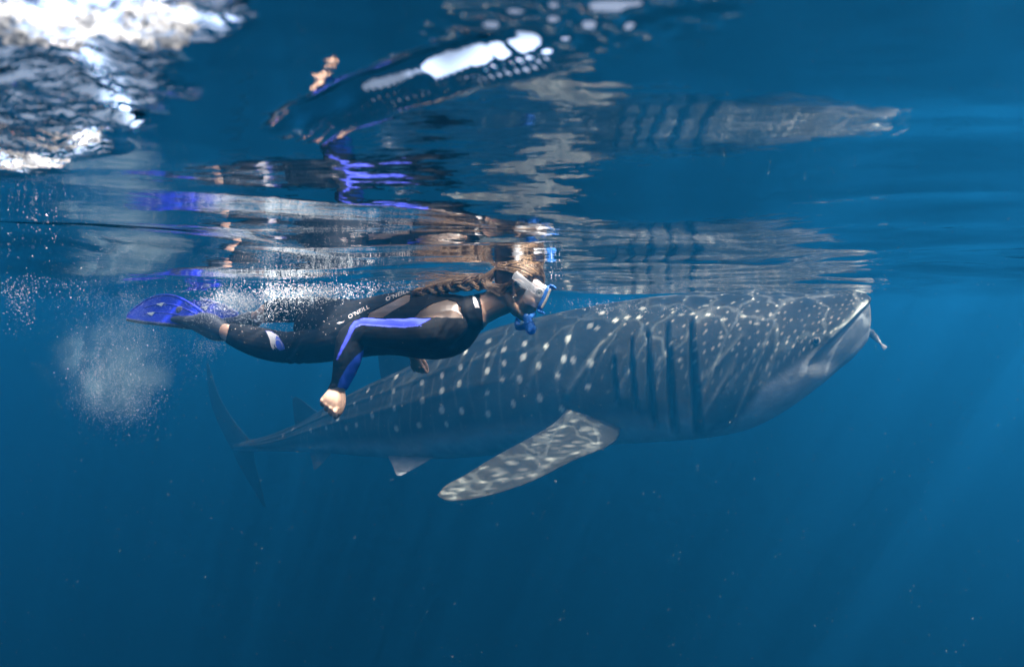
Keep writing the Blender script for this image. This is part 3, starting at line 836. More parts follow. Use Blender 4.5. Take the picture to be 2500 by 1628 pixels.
# collar mark: a tall open A
decal('collar_emblem', poly2d([(1154, 722), (1158, 724), (1166, 738), (1169, 748), (1171, 752), (1165, 752), (1162, 748), (1166, 747), (1163, 739), (1158, 735), (1159, 742), (1163, 752), (1159, 752), (1155, 738)]), white_print, suit_o)
# shin emblem: a curling wave
def arc2d(cx, cy, rx, ry, a0, a1, w0, w1, rot=0.0, n=18):
    out_, inn = [], []
    for i in range(n + 1):
        t = i / n; a = rad(a0 + (a1 - a0) * t); w = w0 + (w1 - w0) * t
        for lst, k in ((out_, w / 2), (inn, -w / 2)):
            x, y = (rx + k) * math.cos(a), (ry + k) * math.sin(a)
            lst.append((cx + x * math.cos(rot) - y * math.sin(rot), cy + x * math.sin(rot) + y * math.cos(rot)))
    v = out_ + inn
    f = [(i, i + 1, n + 2 + i, n + 1 + i) for i in range(n)]
    return v, f
decal('shin_patch', poly2d([(648, 808), (664, 810), (682, 824), (694, 842), (697, 852), (684, 856), (672, 846), (660, 828)]), blue_print, suit_o, 0.002)
decal('shin_emblem', arc2d(676, 838, 12, 22, 150, 330, 5, 1.5, rad(-22)), white_print, suit_o, 0.0034)
decal('shin_emblem', arc2d(682, 842, 8, 13, 160, 400, 2.2, 1.0, rad(-22)), white_print, suit_o, 0.0034)
decal('shin_emblem', poly2d([(650, 809), (662, 811), (676, 819), (668, 818), (662, 822), (664, 832), (670, 846), (678, 856), (666, 844), (658, 826)]), white_print, suit_o, 0.003)

# ---- hair
def hair_mat(name, c0, c1):
    m = bpy.data.materials.new(name); m.use_nodes = True
    nt = m.node_tree; b = nt.nodes['Principled BSDF']; b.inputs['Roughness'].default_value = 0.38
    at = nt.nodes.new('ShaderNodeAttribute'); at.attribute_name = 'Col'
    nt.links.new(at.outputs['Color'], b.inputs['Base Color'])
    return m
HAIR = hair_mat('wet_hair', None, None)
def strands(name, paths, parent, seg=4):
    """paths: list of (points (n,3), radius, colour)"""
    V, Fc, C_ = [], [], []
    for pts, r, colr in paths:
        pts = np.asarray(pts, float); n = len(pts)
        T = np.gradient(pts, axis=0); T /= np.maximum(1e-9, np.linalg.norm(T, axis=1))[:, None]
        ref = np.array([0.3, -1, 0.2]); A = np.cross(T, ref); A /= np.maximum(1e-9, np.linalg.norm(A, axis=1))[:, None]; Bv = np.cross(T, A)
        rr = r * np.minimum(1, np.linspace(1.0, 0.45, n))
        o = len(V)
        for i in range(n):
            for k in range(seg):
                a = 2 * math.pi * k / seg
                V.append(pts[i] + (A[i] * math.cos(a) + Bv[i] * math.sin(a)) * rr[i]); C_.append(colr)
        Fc += [tuple(x + o for x in q) for q in grid_faces(n, seg, True).tolist()]
    me = mesh_np(name, V, Fc)
    add_color(me, 'Col', np.array(C_))
    return link(name, me, HAIR, parent)

def hair_col():
    t = RNG.uniform(0, 1)
    return np.array([0.045, 0.026, 0.014]) * (1 - t) + np.array([0.30, 0.19, 0.10]) * t ** 1.5

def build_hair():
    # cap: the mass of hair over the skull
    cap = ellipsoid(H(-.018, 0, .034), (HF, HL, HU), (.102, .081, .096), 40, 26)
    v, f = cap
    loc = [((Vector(p) - HC).dot(HF), (Vector(p) - HC).dot(HU)) for p in v]
    keep = [not (a > 0.050 and b < 0.066) and not (b < 0.020 and a > -0.030) and not (b < -0.030 and a > -0.06) for a, b in loc]
    f = [q for q in f if all(keep[i] for i in q)]
    me = mesh_np('hair', v, f)
    cc = np.array([np.array([0.05, 0.03, 0.017]) for _ in v])
    add_color(me, 'Col', cc)
    cap_o = link('hair', me, HAIR, person)
    md = cap_o.modifiers.new('t', 'SOLIDIFY'); md.thickness = 0.004
    # strands combed back from the forehead over the skull to the nape
    nape = P(1178, 690, 2.36)
    paths = []
    for i in range(520):
        th = RNG.uniform(-1.45, 1.45)                 # around from near ear over the crown to far ear
        f0 = 0.078 - 0.085 * (abs(th) / 1.45) ** 2 + RNG.normal(0, .006)
        pts = []
        lat, upc = math.sin(th), math.cos(th)
        lift = RNG.uniform(0.000, 0.006)
        for t in np.linspace(0, 1, 9):
            a = f0 + (-0.118 - f0) * t
            # skull section at this station
            ss = max(0.0, 1 - ((a + 0.018) / 0.106) ** 2) ** 0.5
            p = H(a, (0.083 + lift) * lat * ss, 0.034 + (0.099 + lift) * upc * ss - 0.012 * t)
            pts.append(np.array(p))
        n2 = np.array(nape) + RNG.normal(0, 1, 3) * np.array([.014, .016, .012])
        pts.append(0.5 * (pts[-1] + n2) + np.array([0, 0, -.006])); pts.append(n2)
        pts = catmull([tuple(x) + (0, 0) for x in pts], 22)[:, :3]
        pts += RNG.normal(0, .0006, pts.shape)
        paths.append((pts, RNG.uniform(.0009, .0021), hair_col()))
    # loose lock behind the ear, down to the collar
    for i in range(110):
        a = np.array(H(-.030 + RNG.normal(0, .006), -.078 + RNG.normal(0, .006), .012 + RNG.normal(0, .010)))
        b = np.array(P(1222, 708 + RNG.normal(0, 6), 2.30)); c_ = np.array(P(1186, 693 + RNG.normal(0, 8), 2.33 + RNG.normal(0, .02)))
        pts = catmull([tuple(a) + (0, 0), tuple(b) + (0, 0), tuple(c_) + (0, 0)], 16)[:, :3] + RNG.normal(0, .0006, (16, 3))
        paths.append((pts, RNG.uniform(.0009, .0018), hair_col()))
    # loose wet hair floating over the neck and upper back
    for i in range(120):
        a = np.array(nape) + RNG.normal(0, 1, 3) * np.array([.02, .022, .010]) + np.array([0, .045, .010])
        ln = RNG.uniform(.12, .30); lift = RNG.uniform(.004, .046); ph = RNG.uniform(0, 6.3); yo = RNG.normal(0, .05)
        pts = []
        for s_ in np.linspace(0, 1, 14):
            pts.append(a + np.array([-ln * s_, yo * s_ + .010 * math.sin(7 * s_ + ph), (lift - .030 * s_) * s_ + .007 * math.sin(9 * s_ + ph) * s_]))
        paths.append((np.array(pts), RNG.uniform(.0007, .0015), hair_col() * 1.3))
    # floating wisps above the crown
    for i in range(160):
        p0 = H(RNG.uniform(-.09, .07), RNG.uniform(-.07, .05), RNG.uniform(.09, .128))
        d_ = Vector((RNG.uniform(-1.6, .5), RNG.normal(0, .5), RNG.uniform(-.2, .35)))
        pts = [np.array(p0 + d_ * s_ * 0.05 + Vector((0, 0, .008 * math.sin(s_ * 5)))) for s_ in np.linspace(0, 1, 8)]
        paths.append((np.array(pts), .0007, hair_col()))
    strands('hair_strands', paths, cap_o, 4)
    # braid: three plump interleaved strands, each of many hairs
    line = catmull([tuple(P(1182, 686, 2.34)) + (0, 0), tuple(P(1130, 694, 2.33)) + (0, 0), tuple(P(1080, 702, 2.34)) + (0, 0), tuple(P(1040, 710, 2.35)) + (0, 0), tuple(P(1008, 720, 2.36)) + (0, 0)], 120)[:, :3]
    T = np.gradient(line, axis=0); T /= np.linalg.norm(T, axis=1)[:, None]
    S = np.cross(T, [0, 1, 0]); S /= np.linalg.norm(S, axis=1)[:, None]      # in the picture plane
    Q = np.cross(S, T)
    t = np.linspace(0, 1, 120)
    paths = []
    core = []
    for k in range(3):
        ph = 2 * math.pi * k / 3
        w = 2 * math.pi * (2.35 * t + 0.05 * np.sin(t * 11)) + ph
        amp = 0.0175 * (1.05 - 0.35 * t) * (1 + 0.15 * np.sin(t * 17 + k))
        cen = line + S * (np.sin(w) * amp)[:, None] + Q * (np.sin(2 * w) * amp * 0.55)[:, None]
        Rr = 0.0150 * (1.05 - 0.4 * t) * (1 + 0.18 * np.sin(t * 23 + 2 * k))
        for i in range(70):
            r = math.sqrt(RNG.uniform(0.1, 1)); a = RNG.uniform(0, 2 * math.pi)
            tw = 2.0 * t * RNG.choice([1, -1]) 
            off = S * (np.cos(a + tw) * r * Rr)[:, None] + Q * (np.sin(a + tw) * r * Rr)[:, None]
            p = (cen + off)[::2] + RNG.normal(0, .0004, (60, 3))
            paths.append((p, RNG.uniform(.0012, .0024), hair_col() * 1.35))
    strands('braid', paths, person, 4)
    # ties
build_hair()
ear = ellipsoid(H(-.004, -.080, -.044), (X_, Y_, Z_), (.0045, .0045, .0045), 10, 8)
link('earring', mesh_np('earring', *ear), mat('earring_metal', (0.75, 0.72, 0.66), 0.25, metal=1.0), person)

# ------------------------------------------------------------------ diving mask
def clear_mat(name, tint, alpha, rough=0.25):
    m = bpy.data.materials.new(name); m.use_nodes = True
    nt = m.node_tree; b = nt.nodes['Principled BSDF']
    b.inputs['Base Color'].default_value = (*tint, 1); b.inputs['Roughness'].default_value = rough; b.inputs['Alpha'].default_value = alpha
    return m
SILICONE = clear_mat('clear_silicone', (0.72, 0.76, 0.80), 0.40, 0.2)
BLUEP = mat('blue_plastic', (0.055, 0.22, 0.68), 0.3, noise=(30, .85, 1.1))
PALEP = mat('pale_plastic', (0.62, 0.60, 0.50), 0.35)
GLASS = clear_mat('mask_glass', (0.6, 0.7, 0.75), 0.18, 0.05)
def rrect(hw, hh, r, n=7, notch=0.0):
    pts = []
    for cx, cy, a0 in ((hw - r, hh - r, 0), (-hw + r, hh - r, 90), (-hw + r, -hh + r, 180), (hw - r, -hh + r, 270)):
        for i in range(n):
            a = rad(a0 + 90 * i / (n - 1)); pts.append((cx + r * math.cos(a), cy + r * math.sin(a)))
    return np.array(pts)
def ring_loft(sections, closed=False):
    """sections: list of (n,3) rings -> open or closed (torus-like) loft"""
    n = len(sections[0]); S_ = list(sections) + ([sections[0]] if closed else [])
    v = np.vstack(sections); f = []
    m = len(sections)
    for i in range(m if closed else m - 1):
        for j in range(n):
            a = i * n + j; b = i * n + (j + 1) % n; c_ = ((i + 1) % m) * n + (j + 1) % n; d = ((i + 1) % m) * n + j
            f.append((a, b, c_, d))
    return v, f
def plate(ring2, fwd, up0=0.0, curve=0.0):
    return np.array([H(fwd - curve * (x / 0.08) ** 2, x, up0 + y) for x, y in ring2])
def build_mask():
    root = empty('diving_mask', tuple(H(.11, 0, .01)))
    tag(root, "clear and blue diving mask worn over the snorkeler's eyes and nose", 'diving mask')
    u0 = 0.006
    s0, s1 = rrect(.070, .052, .030), rrect(.074, .050, .026)
    skirt = ring_loft([plate(rrect(.066, .056, .032), .050, u0, .030), plate(rrect(.072, .057, .032), .064, u0, .026), plate(rrect(.072, .050, .028), .084, u0, .014), plate(rrect(.074, .048, .024), .108, u0, .006)])
    link('skirt', mesh_np('skirt', *skirt), SILICONE, root)
    fr = ring_loft([plate(rrect(.080, .052, .024), .104, u0, .006), plate(rrect(.083, .054, .024), .112, u0, .006), plate(rrect(.080, .052, .022), .126, u0, .006), plate(rrect(.070, .042, .018), .127, u0, .006), plate(rrect(.068, .040, .018), .108, u0, .006)], closed=True)
    frame = link('frame', mesh_np('frame', *fr), BLUEP, root)
    rg = rrect(.0695, .0415, .018)
    lens = link('lens', mesh_np('lens', plate(rg, .121, u0, .006), [tuple(range(len(rg)))], False), GLASS, root)
    md = lens.modifiers.new('t', 'SOLIDIFY'); md.thickness = 0.003
    # flared blue brow and chin edges, pale inlay at the side
    for y0, y1 in ((.050, .062), (-.062, -.050)):
        v, f = tube([row(H(.114, -.078, u0 + (y0 + y1) / 2 * 1.0), .006, .010), row(H(.126, -.045, u0 + (y0 + y1) / 2), .006, .011), row(H(.129, 0, u0 + (y0 + y1) / 2), .006, .011), row(H(.126, .045, u0 + (y0 + y1) / 2), .006, .011), row(H(.114, .078, u0 + (y0 + y1) / 2), .006, .010)], 24, 10, up=HU)
        link('rim', mesh_np('rim', v, f), BLUEP, frame)
    for sg in (-1, 1):
        v, f = tube([row(H(.116, sg * .084, u0 + .040), .0045, .003), row(H(.118, sg * .0855, u0), .005, .003), row(H(.116, sg * .084, u0 - .040), .0045, .003)], 14, 8, up=HF)
        link('inlay', mesh_np('inlay', v, f), PALEP, frame)
        # buckle: round clear housing with a button
        v, f = ellipsoid(H(.080, sg * .083, u0 + .012), (HF, HU, HL), (.020, .018, .008), 24, 10)
        bk = link('buckle', mesh_np('buckle', v, f), SILICONE, root)
        rr = [np.array([H(.082 + (r * math.cos(a)), sg * (.0895 + dz), u0 + .012 + r * math.sin(a)) for a in np.linspace(0, 2 * math.pi, 24, endpoint=False)]) for r, dz in ((.008, 0), (.012, .0015), (.014, 0), (.012, -.003))]
        link('button', mesh_np('button', *ring_loft(rr, True)), mat('buckle_grey', (0.30, 0.32, 0.33), 0.3), bk)
        v, f = ellipsoid(H(.082, sg * .0885, u0 + .012), (HF, HU, HL), (.0075, .0075, .003), 16, 8)
        link('button', mesh_np('button', v, f), mat('buckle_dark', (0.12, 0.15, 0.15), 0.3), bk)
    # strap round the head, wide and ribbed, with a rounded tail end on the near side
    pts = []
    for i in range(41):
        a = rad(-58 + (360 - 2 * (90 - 58) - 0) * 0)  # placeholder angle, replaced below
    rows_ = []
    for t in np.linspace(0, 1, 60):
        a = rad(-62) - t * rad(236)
        f_ = math.sin(math.pi / 2 + a) * .112 - .014 if False else math.cos(a) * .102 - .012
        l_ = math.sin(a) * (.0905 - .014 * min(1, 6 * t, 6 * (1 - t)))
        rows_.append((f_, l_, 0.018 + 0.016 * (0.5 - 0.5 * math.cos(2 * math.pi * t)) * 1.3))
    v, f = [], []
    for i, (f_, l_, u_) in enumerate(rows_):
        rb = 1.0 + 0.012 * (i % 2)
        for du, k in ((-.0125, 1.0), (-.009, 1.02), (.009, 1.02), (.0125, 1.0), (.009, .985), (-.009, .985)):
            v.append(H(f_ * k * rb, l_ * k * rb, u_ + du))
    f = grid_faces(len(rows_), 6, True).tolist() + [(0, 1, 2, 3, 4, 5)[::-1], tuple(len(v) - 6 + i for i in range(6))]
    link('strap', mesh_np('strap', v, f), SILICONE, root)
    v, f = tube([row(H(.066, -.089, .018), .006, .014), row(H(.030, -.092, .026), .006, .0145), row(H(-.010, -.095, .034), .006, .016), row(H(-.034, -.096, .038), .007, .018)], 20, 16, up=(0, 1, 0))
    tail = link('strap_tail', mesh_np('strap_tail', v, f), SILICONE, root)
    for i in range(8):
        a = H(.052 - .006 * i, -.0975, .022 + .0012 * i)
        v, f = tube([row(a - HU * .012, .0016), row(a + HU * .012, .0016)], 6, 6, up=HF)
        link('rib', mesh_np('rib', v, f), SILICONE, tail)
build_mask()

# ------------------------------------------------------------------ snorkel
def build_snorkel():
    root = empty('snorkel', tuple(H(.09, 0, -.08)))
    tag(root, "blue snorkel with round purge chamber under the snorkeler's chin", 'snorkel')
    v, f = tube([row(H(.078, 0, -.060), .009, .016), row(H(.093, 0, -.068), .010, .013), row(P(1291, 775, 2.335), .013, .013)], 14, 16, up=HU)
    link('mouthpiece', mesh_np('mouthpiece', v, f), BLUEP, root)
    p0, p1 = P(1288, 782, 2.33), P(1297, 806, 2.33)
    ax = (p1 - p0)
    v, f = tube([row(p0 + ax * -.35, .016), row(p0, .017), row(p0 + ax * .45, .021), row(p0 + ax * .8, .023), row(p0 + ax * .95, .021)], 20, 24, up=(0, 1, 0))
    ch = link('purge_chamber', mesh_np('purge_chamber', v, f), BLUEP, root)
    for k in (.2, .5, .85, 1.0):
        c_ = p0 + ax * k
        a1 = ax.normalized(); b1 = a1.cross(Y_).normalized(); r_ = .019 + .005 * min(1, k)
        rr = [np.array([c_ + a1 * dz + (b1 * math.cos(t) + Y_ * math.sin(t)) * (r_ + dr) for t in np.linspace(0, 2 * math.pi, 28, endpoint=False)]) for dz, dr in ((-.0018, 0), (0, .0022), (.0018, 0), (0, -.003))]
        link('ring', mesh_np('ring', *ring_loft(rr, True)), BLUEP, ch)
    v, f = tube([row(P(1292, 792, 2.335), .014), row(P(1278, 798, 2.36), .013), row(P(1266, 800, 2.40), .012), row(P(1262, 790, 2.45), .012)], 18, 14)
    link('joint', mesh_np('joint', v, f), BLUEP, root)
    # tube rising on the far side of the head, through the surface
    v, f = tube([row(P(1262, 792, 2.45), .011), row(H(.02, .108, -.02), .011), row(H(-.02, .112, .06), .011), row(H(-.09, .105, .16), .011), row(H(-.15, .10, .26), .011)], 40, 14, up=(0, 1, 0))
    link('air_tube', mesh_np('air_tube', v, f), BLUEP, root)
build_snorkel()

# ------------------------------------------------------------------ swim fins
FINB = mat('fin_rubber_blue', (0.011, 0.022, 0.42), 0.4, noise=(26, .75, 1.15), bump=(45, .25, .004))
FINK = mat('fin_rubber_black', (0.014, 0.016, 0.022), 0.45, bump=(60, .3, .003))
VENT = mat('fin_vent', (0.34, 0.42, 0.50), 0.4)
def build_fin(label, outline, holes, D0, D1, px0, px1, tilt, pocket, strap_pts, spot=None):
    """outline, holes in photo pixels; depth runs D0 at px0 to D1 at px1; tilt: metres of depth per pixel of height"""
    def pt(x, y): return P(x, y, D0 + (D1 - D0) * (x - px0) / (px1 - px0) + tilt * (775 - y))
    root = empty('swim_fin', tuple(pt(*pocket[0][:2])))
    tag(root, label, 'swim fin', 'pair of swim fins')
    bm = bmesh.new()
    def smooth_loop(pl, k=4):
        q = np.array(pl + [pl[0]], float); n = len(pl) * k
        pp = np.array([pl[(i - 2) % len(pl)] for i in range(len(pl) + 5)], float)
        out = []
        for i in range(len(pl)):
            p0, p1, p2, p3 = (np.array(pl[(i + d) % len(pl)], float) for d in (-1, 0, 1, 2))
            for s in np.linspace(0, 1, k, endpoint=False):
                out.append(0.5 * ((2 * p1) + (-p0 + p2) * s + (2 * p0 - 5 * p1 + 4 * p2 - p3) * s * s + (-p0 + 3 * p1 - 3 * p2 + p3) * s ** 3))
        return out
    edges = []
    for lp in [smooth_loop(outline)] + [list(map(np.array, h)) for h in holes]:
        vs = [bm.verts.new((p[0], p[1], 0)) for p in lp]
        edges += [bm.edges.new((vs[i], vs[(i + 1) % len(vs)])) for i in range(len(vs))]
    bmesh.ops.triangle_fill(bm, edges=edges, use_beauty=True)
    for _ in range(3):
        lg = [e for e in bm.edges if e.calc_length() > 14]
        bmesh.ops.subdivide_edges(bm, edges=lg, cuts=1); bmesh.ops.triangulate(bm, faces=bm.faces[:])
    bmesh.ops.recalc_face_normals(bm, faces=bm.faces[:])
    for v in bm.verts: v.co = pt(v.co.x, v.co.y)
    me = bpy.data.meshes.new('blade'); bm.to_mesh(me); bm.free()
    blade = link('blade', me, FINB, root)
    md = blade.modifiers.new('t', 'SOLIDIFY'); md.thickness = 0.009; md.offset = 0
    ol = smooth_loop(outline, 6)
    # side rails
    lo_i = [p for p in ol if p[1] > 779]
    lo_i.sort(key=lambda p: p[0])
    hi_i = [p for p in ol if p[1] <= 772]
    hi_i.sort(key=lambda p: p[0])
    for rail, rr, m_ in ((lo_i, .010, FINK), (hi_i, .008, FINB)):
        if len(rail) > 4:
            rws = [row(pt(*p), rr) for p in rail[::3]]
            v, f = tube(rws, 40, 10)
            link('rail', mesh_np('rail', v, f), m_, root)
    # ribs down the blade
    for a, b in ((0.30, 0.42), (0.60, 0.5)):
        xs = np.linspace(min(p[0] for p in outline) + 45, max(p[0] for p in outline) - 40, 10)
        ys = [np.interp(x, [p[0] for p in hi_i], [p[1] for p in hi_i]) * (1 - a) + np.interp(x, [p[0] for p in lo_i], [p[1] for p in lo_i]) * a for x in xs]
        v, f = tube([row(pt(x, y) - Y_ * .004, .0045) for x, y in zip(xs, ys)], 24, 8)
        link('rib', mesh_np('rib', v, f), FINB, root)
    for hl in holes:       # pale vents let into the blade
        c_ = np.mean(np.array(hl), 0)
        vv = [pt(*p) - Y_ * .0085 for p in hl] + [pt(*(c_ + (np.array(p) - c_) * .8)) - Y_ * .011 for p in hl] + [pt(*p) + Y_ * .0085 for p in hl]
        m_ = len(hl)
        ff = [tuple(range(m_, 2 * m_)), tuple(range(2 * m_, 3 * m_))[::-1]] + [(i, (i + 1) % m_, m_ + (i + 1) % m_, m_ + i) for i in range(m_)] + [(2 * m_ + i, 2 * m_ + (i + 1) % m_, (i + 1) % m_, i) for i in range(m_)]
        link('vent', mesh_np('vent', vv, ff, False), VENT, root)
    rws = [row(P(x, y, d), ru, rl) for x, y, d, ru, rl in [(q[0], q[1], q[2], q[3], q[4]) for q in strap_pts]]
    v, f = tube(rws, 30, 22)
    link('foot_pocket', mesh_np('foot_pocket', v, f), FINK, root)
    if spot:
        v, f = ellipsoid(pt(*spot) - Y_ * .006, (X_, Z_, Y_), (.024, .021, .006), 20, 8)
        link('toe_cap', mesh_np('toe_cap', v, f), mat('toe_cap_grey', (0.09, 0.09, 0.13), .5), root)
build_fin('near blue swim fin with two triangular openings, at the edge of the bubble cloud',
          [(310, 777), (322, 760), (345, 742), (372, 727), (400, 721), (432, 725), (465, 742), (495, 763), (520, 790), (500, 800), (455, 799), (410, 793), (360, 788), (326, 783)],
          [[(383, 742), (404, 738), (396, 748)], [(360, 764), (382, 761), (372, 771)]], 3.00, 3.30, 520, 310, 0.0012,
          [(520, 795)], [(546, 812, 2.925, .044, .044), (532, 805, 2.96, .060, .054), (505, 792, 3.01, .062, .056), (475, 786, 3.08, .038, .055), (440, 779, 3.16, .022, .052)], spot=(441, 757))
build_fin('far blue swim fin half hidden in white bubbles behind the near ankle',
          [(452, 742), (470, 735), (500, 734), (535, 742), (570, 758), (592, 778), (600, 792), (575, 800), (540, 797), (505, 785), (475, 768), (458, 755)],
          [[(492, 748), (512, 747), (504, 757)]], 3.30, 3.62, 600, 452, 0.0012,
          [(600, 790)], [(622, 779, 3.21, .045, .043), (606, 784, 3.26, .052, .048), (582, 790, 3.32, .046, .050), (556, 787, 3.40, .030, .050)])

# ------------------------------------------------------------------ bubbles, foam, drifting specks
def bubble_mat(name, col, rough, alpha, transl, gloss=0.2):
    m = bpy.data.materials.new(name); m.use_nodes = True
    nt = m.node_tree; nt.nodes.clear(); N = nt.nodes.new; Lk = nt.links.new
    out = N('ShaderNodeOutputMaterial')
    d = N('ShaderNodeBsdfDiffuse'); d.inputs[0].default_value = (*col, 1)
    t = N('ShaderNodeBsdfTranslucent'); t.inputs[0].default_value = (*col, 1)
    g = N('ShaderNodeBsdfGlossy'); g.inputs['Color'].default_value = (1, 1, 1, 1); g.inputs['Roughness'].default_value = rough
    tr = N('ShaderNodeBsdfTransparent')
    m1 = N('ShaderNodeMixShader'); m1.inputs[0].default_value = transl; Lk(d.outputs[0], m1.inputs[1]); Lk(t.outputs[0], m1.inputs[2])
    m2 = N('ShaderNodeMixShader'); m2.inputs[0].default_value = gloss; Lk(m1.outputs[0], m2.inputs[1]); Lk(g.outputs[0], m2.inputs[2])
    m3 = N('ShaderNodeMixShader'); m3.inputs[0].default_value = alpha; Lk(tr.outputs[0], m3.inputs[1]); Lk(m2.outputs[0], m3.inputs[2])
    Lk(m3.outputs[0], out.inputs['Surface'])
    return m
BUB = bubble_mat('bubble', (0.74, 0.84, 0.90), 0.12, 0.85, 0.45)
FOAM = bubble_mat('foam', (0.70, 0.71, 0.72), 0.4, 0.8, 0.65, 0.03)
SPECK = bubble_mat('speck', (0.65, 0.66, 0.60), 0.4, 0.8, 0.4)

def _ico(level):
    bm = bmesh.new(); bmesh.ops.create_icosphere(bm, subdivisions=level, radius=1.0)
    v = np.array([tuple(x.co) for x in bm.verts]); f = np.array([[q.index for q in x.verts] for x in bm.faces]); bm.free()
    return v, f
OCTA = (np.array([(1, 0, 0), (-1, 0, 0), (0, 1, 0), (0, -1, 0), (0, 0, 1), (0, 0, -1)], float),
        np.array([(0, 2, 4), (2, 1, 4), (1, 3, 4), (3, 0, 4), (2, 0, 5), (1, 2, 5), (3, 1, 5), (0, 3, 5)]))
ICO1, ICO2 = _ico(1), _ico(2)
def spheres(name, cen, r, material, label, base=ICO1, stretch=None, kind='stuff'):
    cen = np.asarray(cen, float); r = np.asarray(r, float)
    v0, f0 = base
    sc3 = r[:, None] * (np.ones((len(r), 3)) if stretch is None else stretch)
    v = cen[:, None, :] + v0[None, :, :] * sc3[:, None, :]
    f = (f0[None] + (np.arange(len(cen)) * len(v0))[:, None, None]).reshape(-1, 3)
    o = link(name, mesh_fast(name, v.reshape(-1, 3), f), material)
    return tag(o, label, None, None, kind)

def blobs(spec):
    """spec rows: (n, px, py, sx, sy, D, sD, rmin, rmax): gaussian clouds given in photo pixels"""
    C, R = [], []
    for n, px, py, sx, sy, D, sD, r0, r1 in spec:
        x = RNG.normal(px, sx, n); y = RNG.normal(py, sy, n); d = RNG.normal(D, sD, n)
        # gather the bubbles into clumps and trails
        nz = _noise2(x * .018 + 3, y * .020 + d * 4, 71) + .6 * _noise2(x * .05, y * .045 + d * 9, 72) + .35 * _noise2(x * .12, y * .10, 73)
        for i in np.nonzero(nz > RNG.uniform(-.9, .35, n))[0]:
            p = P(x[i], y[i], d[i])
            C.append(tuple(p)); R.append(r0 * (r1 / r0) ** (RNG.random() ** 2.2))
    C = np.array(C); R = np.array(R)
    ok = C[:, 2] < wave_height(C[:, 0], C[:, 1]) - R
    return C[ok], R[ok]
SPHERE_SETS = [
 # trail over the back and the legs
 ('bubble_trail', 'stream of tiny white bubbles over the legs and back of the snorkeler', ICO1, [
   (2200, 690, 715, 45, 14, 2.75, .08, .0008, .0035), (2200, 780, 712, 50, 13, 2.6, .08, .0008, .0032), (1300, 870, 712, 45, 10, 2.5, .07, .0007, .003), (700, 950, 700, 40, 8, 2.4, .06, .0006, .0026),
   (700, 720, 745, 55, 14, 2.55, .07, .0006, .0025), (400, 640, 770, 35, 14, 2.7, .1, .0006, .0025), (2200, 610, 722, 45, 16, 2.95, .08, .0007, .003), (1000, 570, 745, 30, 16, 3.0, .1, .0006, .003),
   (500, 500, 775, 22, 12, 2.92, .06, .0006, .002), (250, 760, 800, 60, 22, 2.45, .08, .0005, .0018), (300, 620, 790, 40, 14, 2.75, .1, .0005, .0022), (160, 460, 700, 60, 10, 3.1, .15, .0008, .003),
   (80, 1360, 668, 14, 14, 2.3, .03, .001, .0035), (140, 1270, 652, 60, 6, 2.3, .05, .0006, .0025)]),
 # cloud kicked up behind the fin
 ('bubble_cloud', 'pale cloud of fine bubbles hanging below the blue fins', OCTA, [
   (16000, 280, 885, 64, 68, 3.0, .14, .0003, .0012), (6000, 235, 900, 32, 50, 2.95, .1, .0004, .0017), (5000, 305, 960, 48, 34, 3.0, .1, .0004, .0020), (7000, 380, 790, 80, 36, 3.15, .12, .0004, .0013), (120, 300, 890, 80, 80, 2.9, .1, .002, .0045),
   (9000, 572, 738, 38, 17, 3.0, .07, .0006, .0026), (1400, 520, 845, 34, 12, 2.93, .06, .0005, .002), (1500, 420, 850, 70, 40, 3.05, .15, .0005, .002), (800, 290, 1010, 40, 18, 3.0, .1, .0005, .0024), (2500, 300, 730, 90, 18, 3.2, .1, .0005, .0018)]),
 ('bubble_glitter', 'scattered bubbles and added glitter specks under the surface at the far left edge', ICO1, [
   (420, 25, 708, 36, 22, 1.5, .06, .0003, .0016), (380, 55, 755, 24, 30, 1.5, .06, .0003, .0014), (260, 130, 698, 60, 12, 1.7, .08, .0004, .0018), (260, 60, 520, 70, 40, 1.25, .15, .0004, .0018), (160, 90, 600, 90, 40, 1.5, .2, .0003, .0016)]),  # the last, higher sets are added to imitate glitter on the surface
 ('bubble_streak', 'thin line of bubbles along the back of the whale shark', OCTA, [
   (420, 1520, 752, 60, 9, 6.4, .2, .002, .006), (220, 1600, 762, 50, 8, 6.3, .2, .002, .006), (300, 1420, 740, 60, 7, 6.5, .2, .002, .005)]),
]
for name, label, base_, spec in SPHERE_SETS:
    c_, r_ = blobs(spec)
    spheres(name, c_, r_, BUB, label, base_)
# drifting plankton
n = 4200
d_ = RNG.uniform(0.9, 7.0, n) ** 1.0
C = np.array([tuple(P(RNG.uniform(-100, 2600), RNG.uniform(500, 1700), d)) for d in d_])
ok = C[:, 2] < wave_height(C[:, 0], C[:, 1]) - .03
spheres('plankton', C[ok], RNG.uniform(.0003, .0009, n)[ok] * (0.5 + 0.25 * d_[ok]), SPECK, 'tiny pale specks of plankton drifting in the water', OCTA)
# foam clinging to the churned surface over the camera's left
def build_foam():
    C, R, S = [], [], []
    tries = 0
    while len(C) < 2200 and tries < 40000:
        tries += 1
        y = RNG.uniform(0.36, 1.05); ratio = -RNG.uniform(0.50 + 0.62 * (y - 0.4), 1.1)
        x = ratio * y
        den = float(_noise2(np.array([x * 10.0 + y * 6]), np.array([y * 16.0 - x * 9]), 51)[0])
        if den < 0.16 + 0.25 * smooth01(np.array(y), .6, 1.0): continue
        r = 0.0006 * (5.5) ** (RNG.random() ** 1.6)
        z = float(wave_height(np.array([x]), np.array([y]))[0]) - r * 0.4
        C.append((x, y, z)); R.append(r); S.append((RNG.uniform(1, 2.0), RNG.uniform(1, 1.8), RNG.uniform(.5, .9)))
    spheres('foam', C, R, FOAM, 'white foam and bubbles under the churned surface at upper left', ICO2, np.array(S))
build_foam()

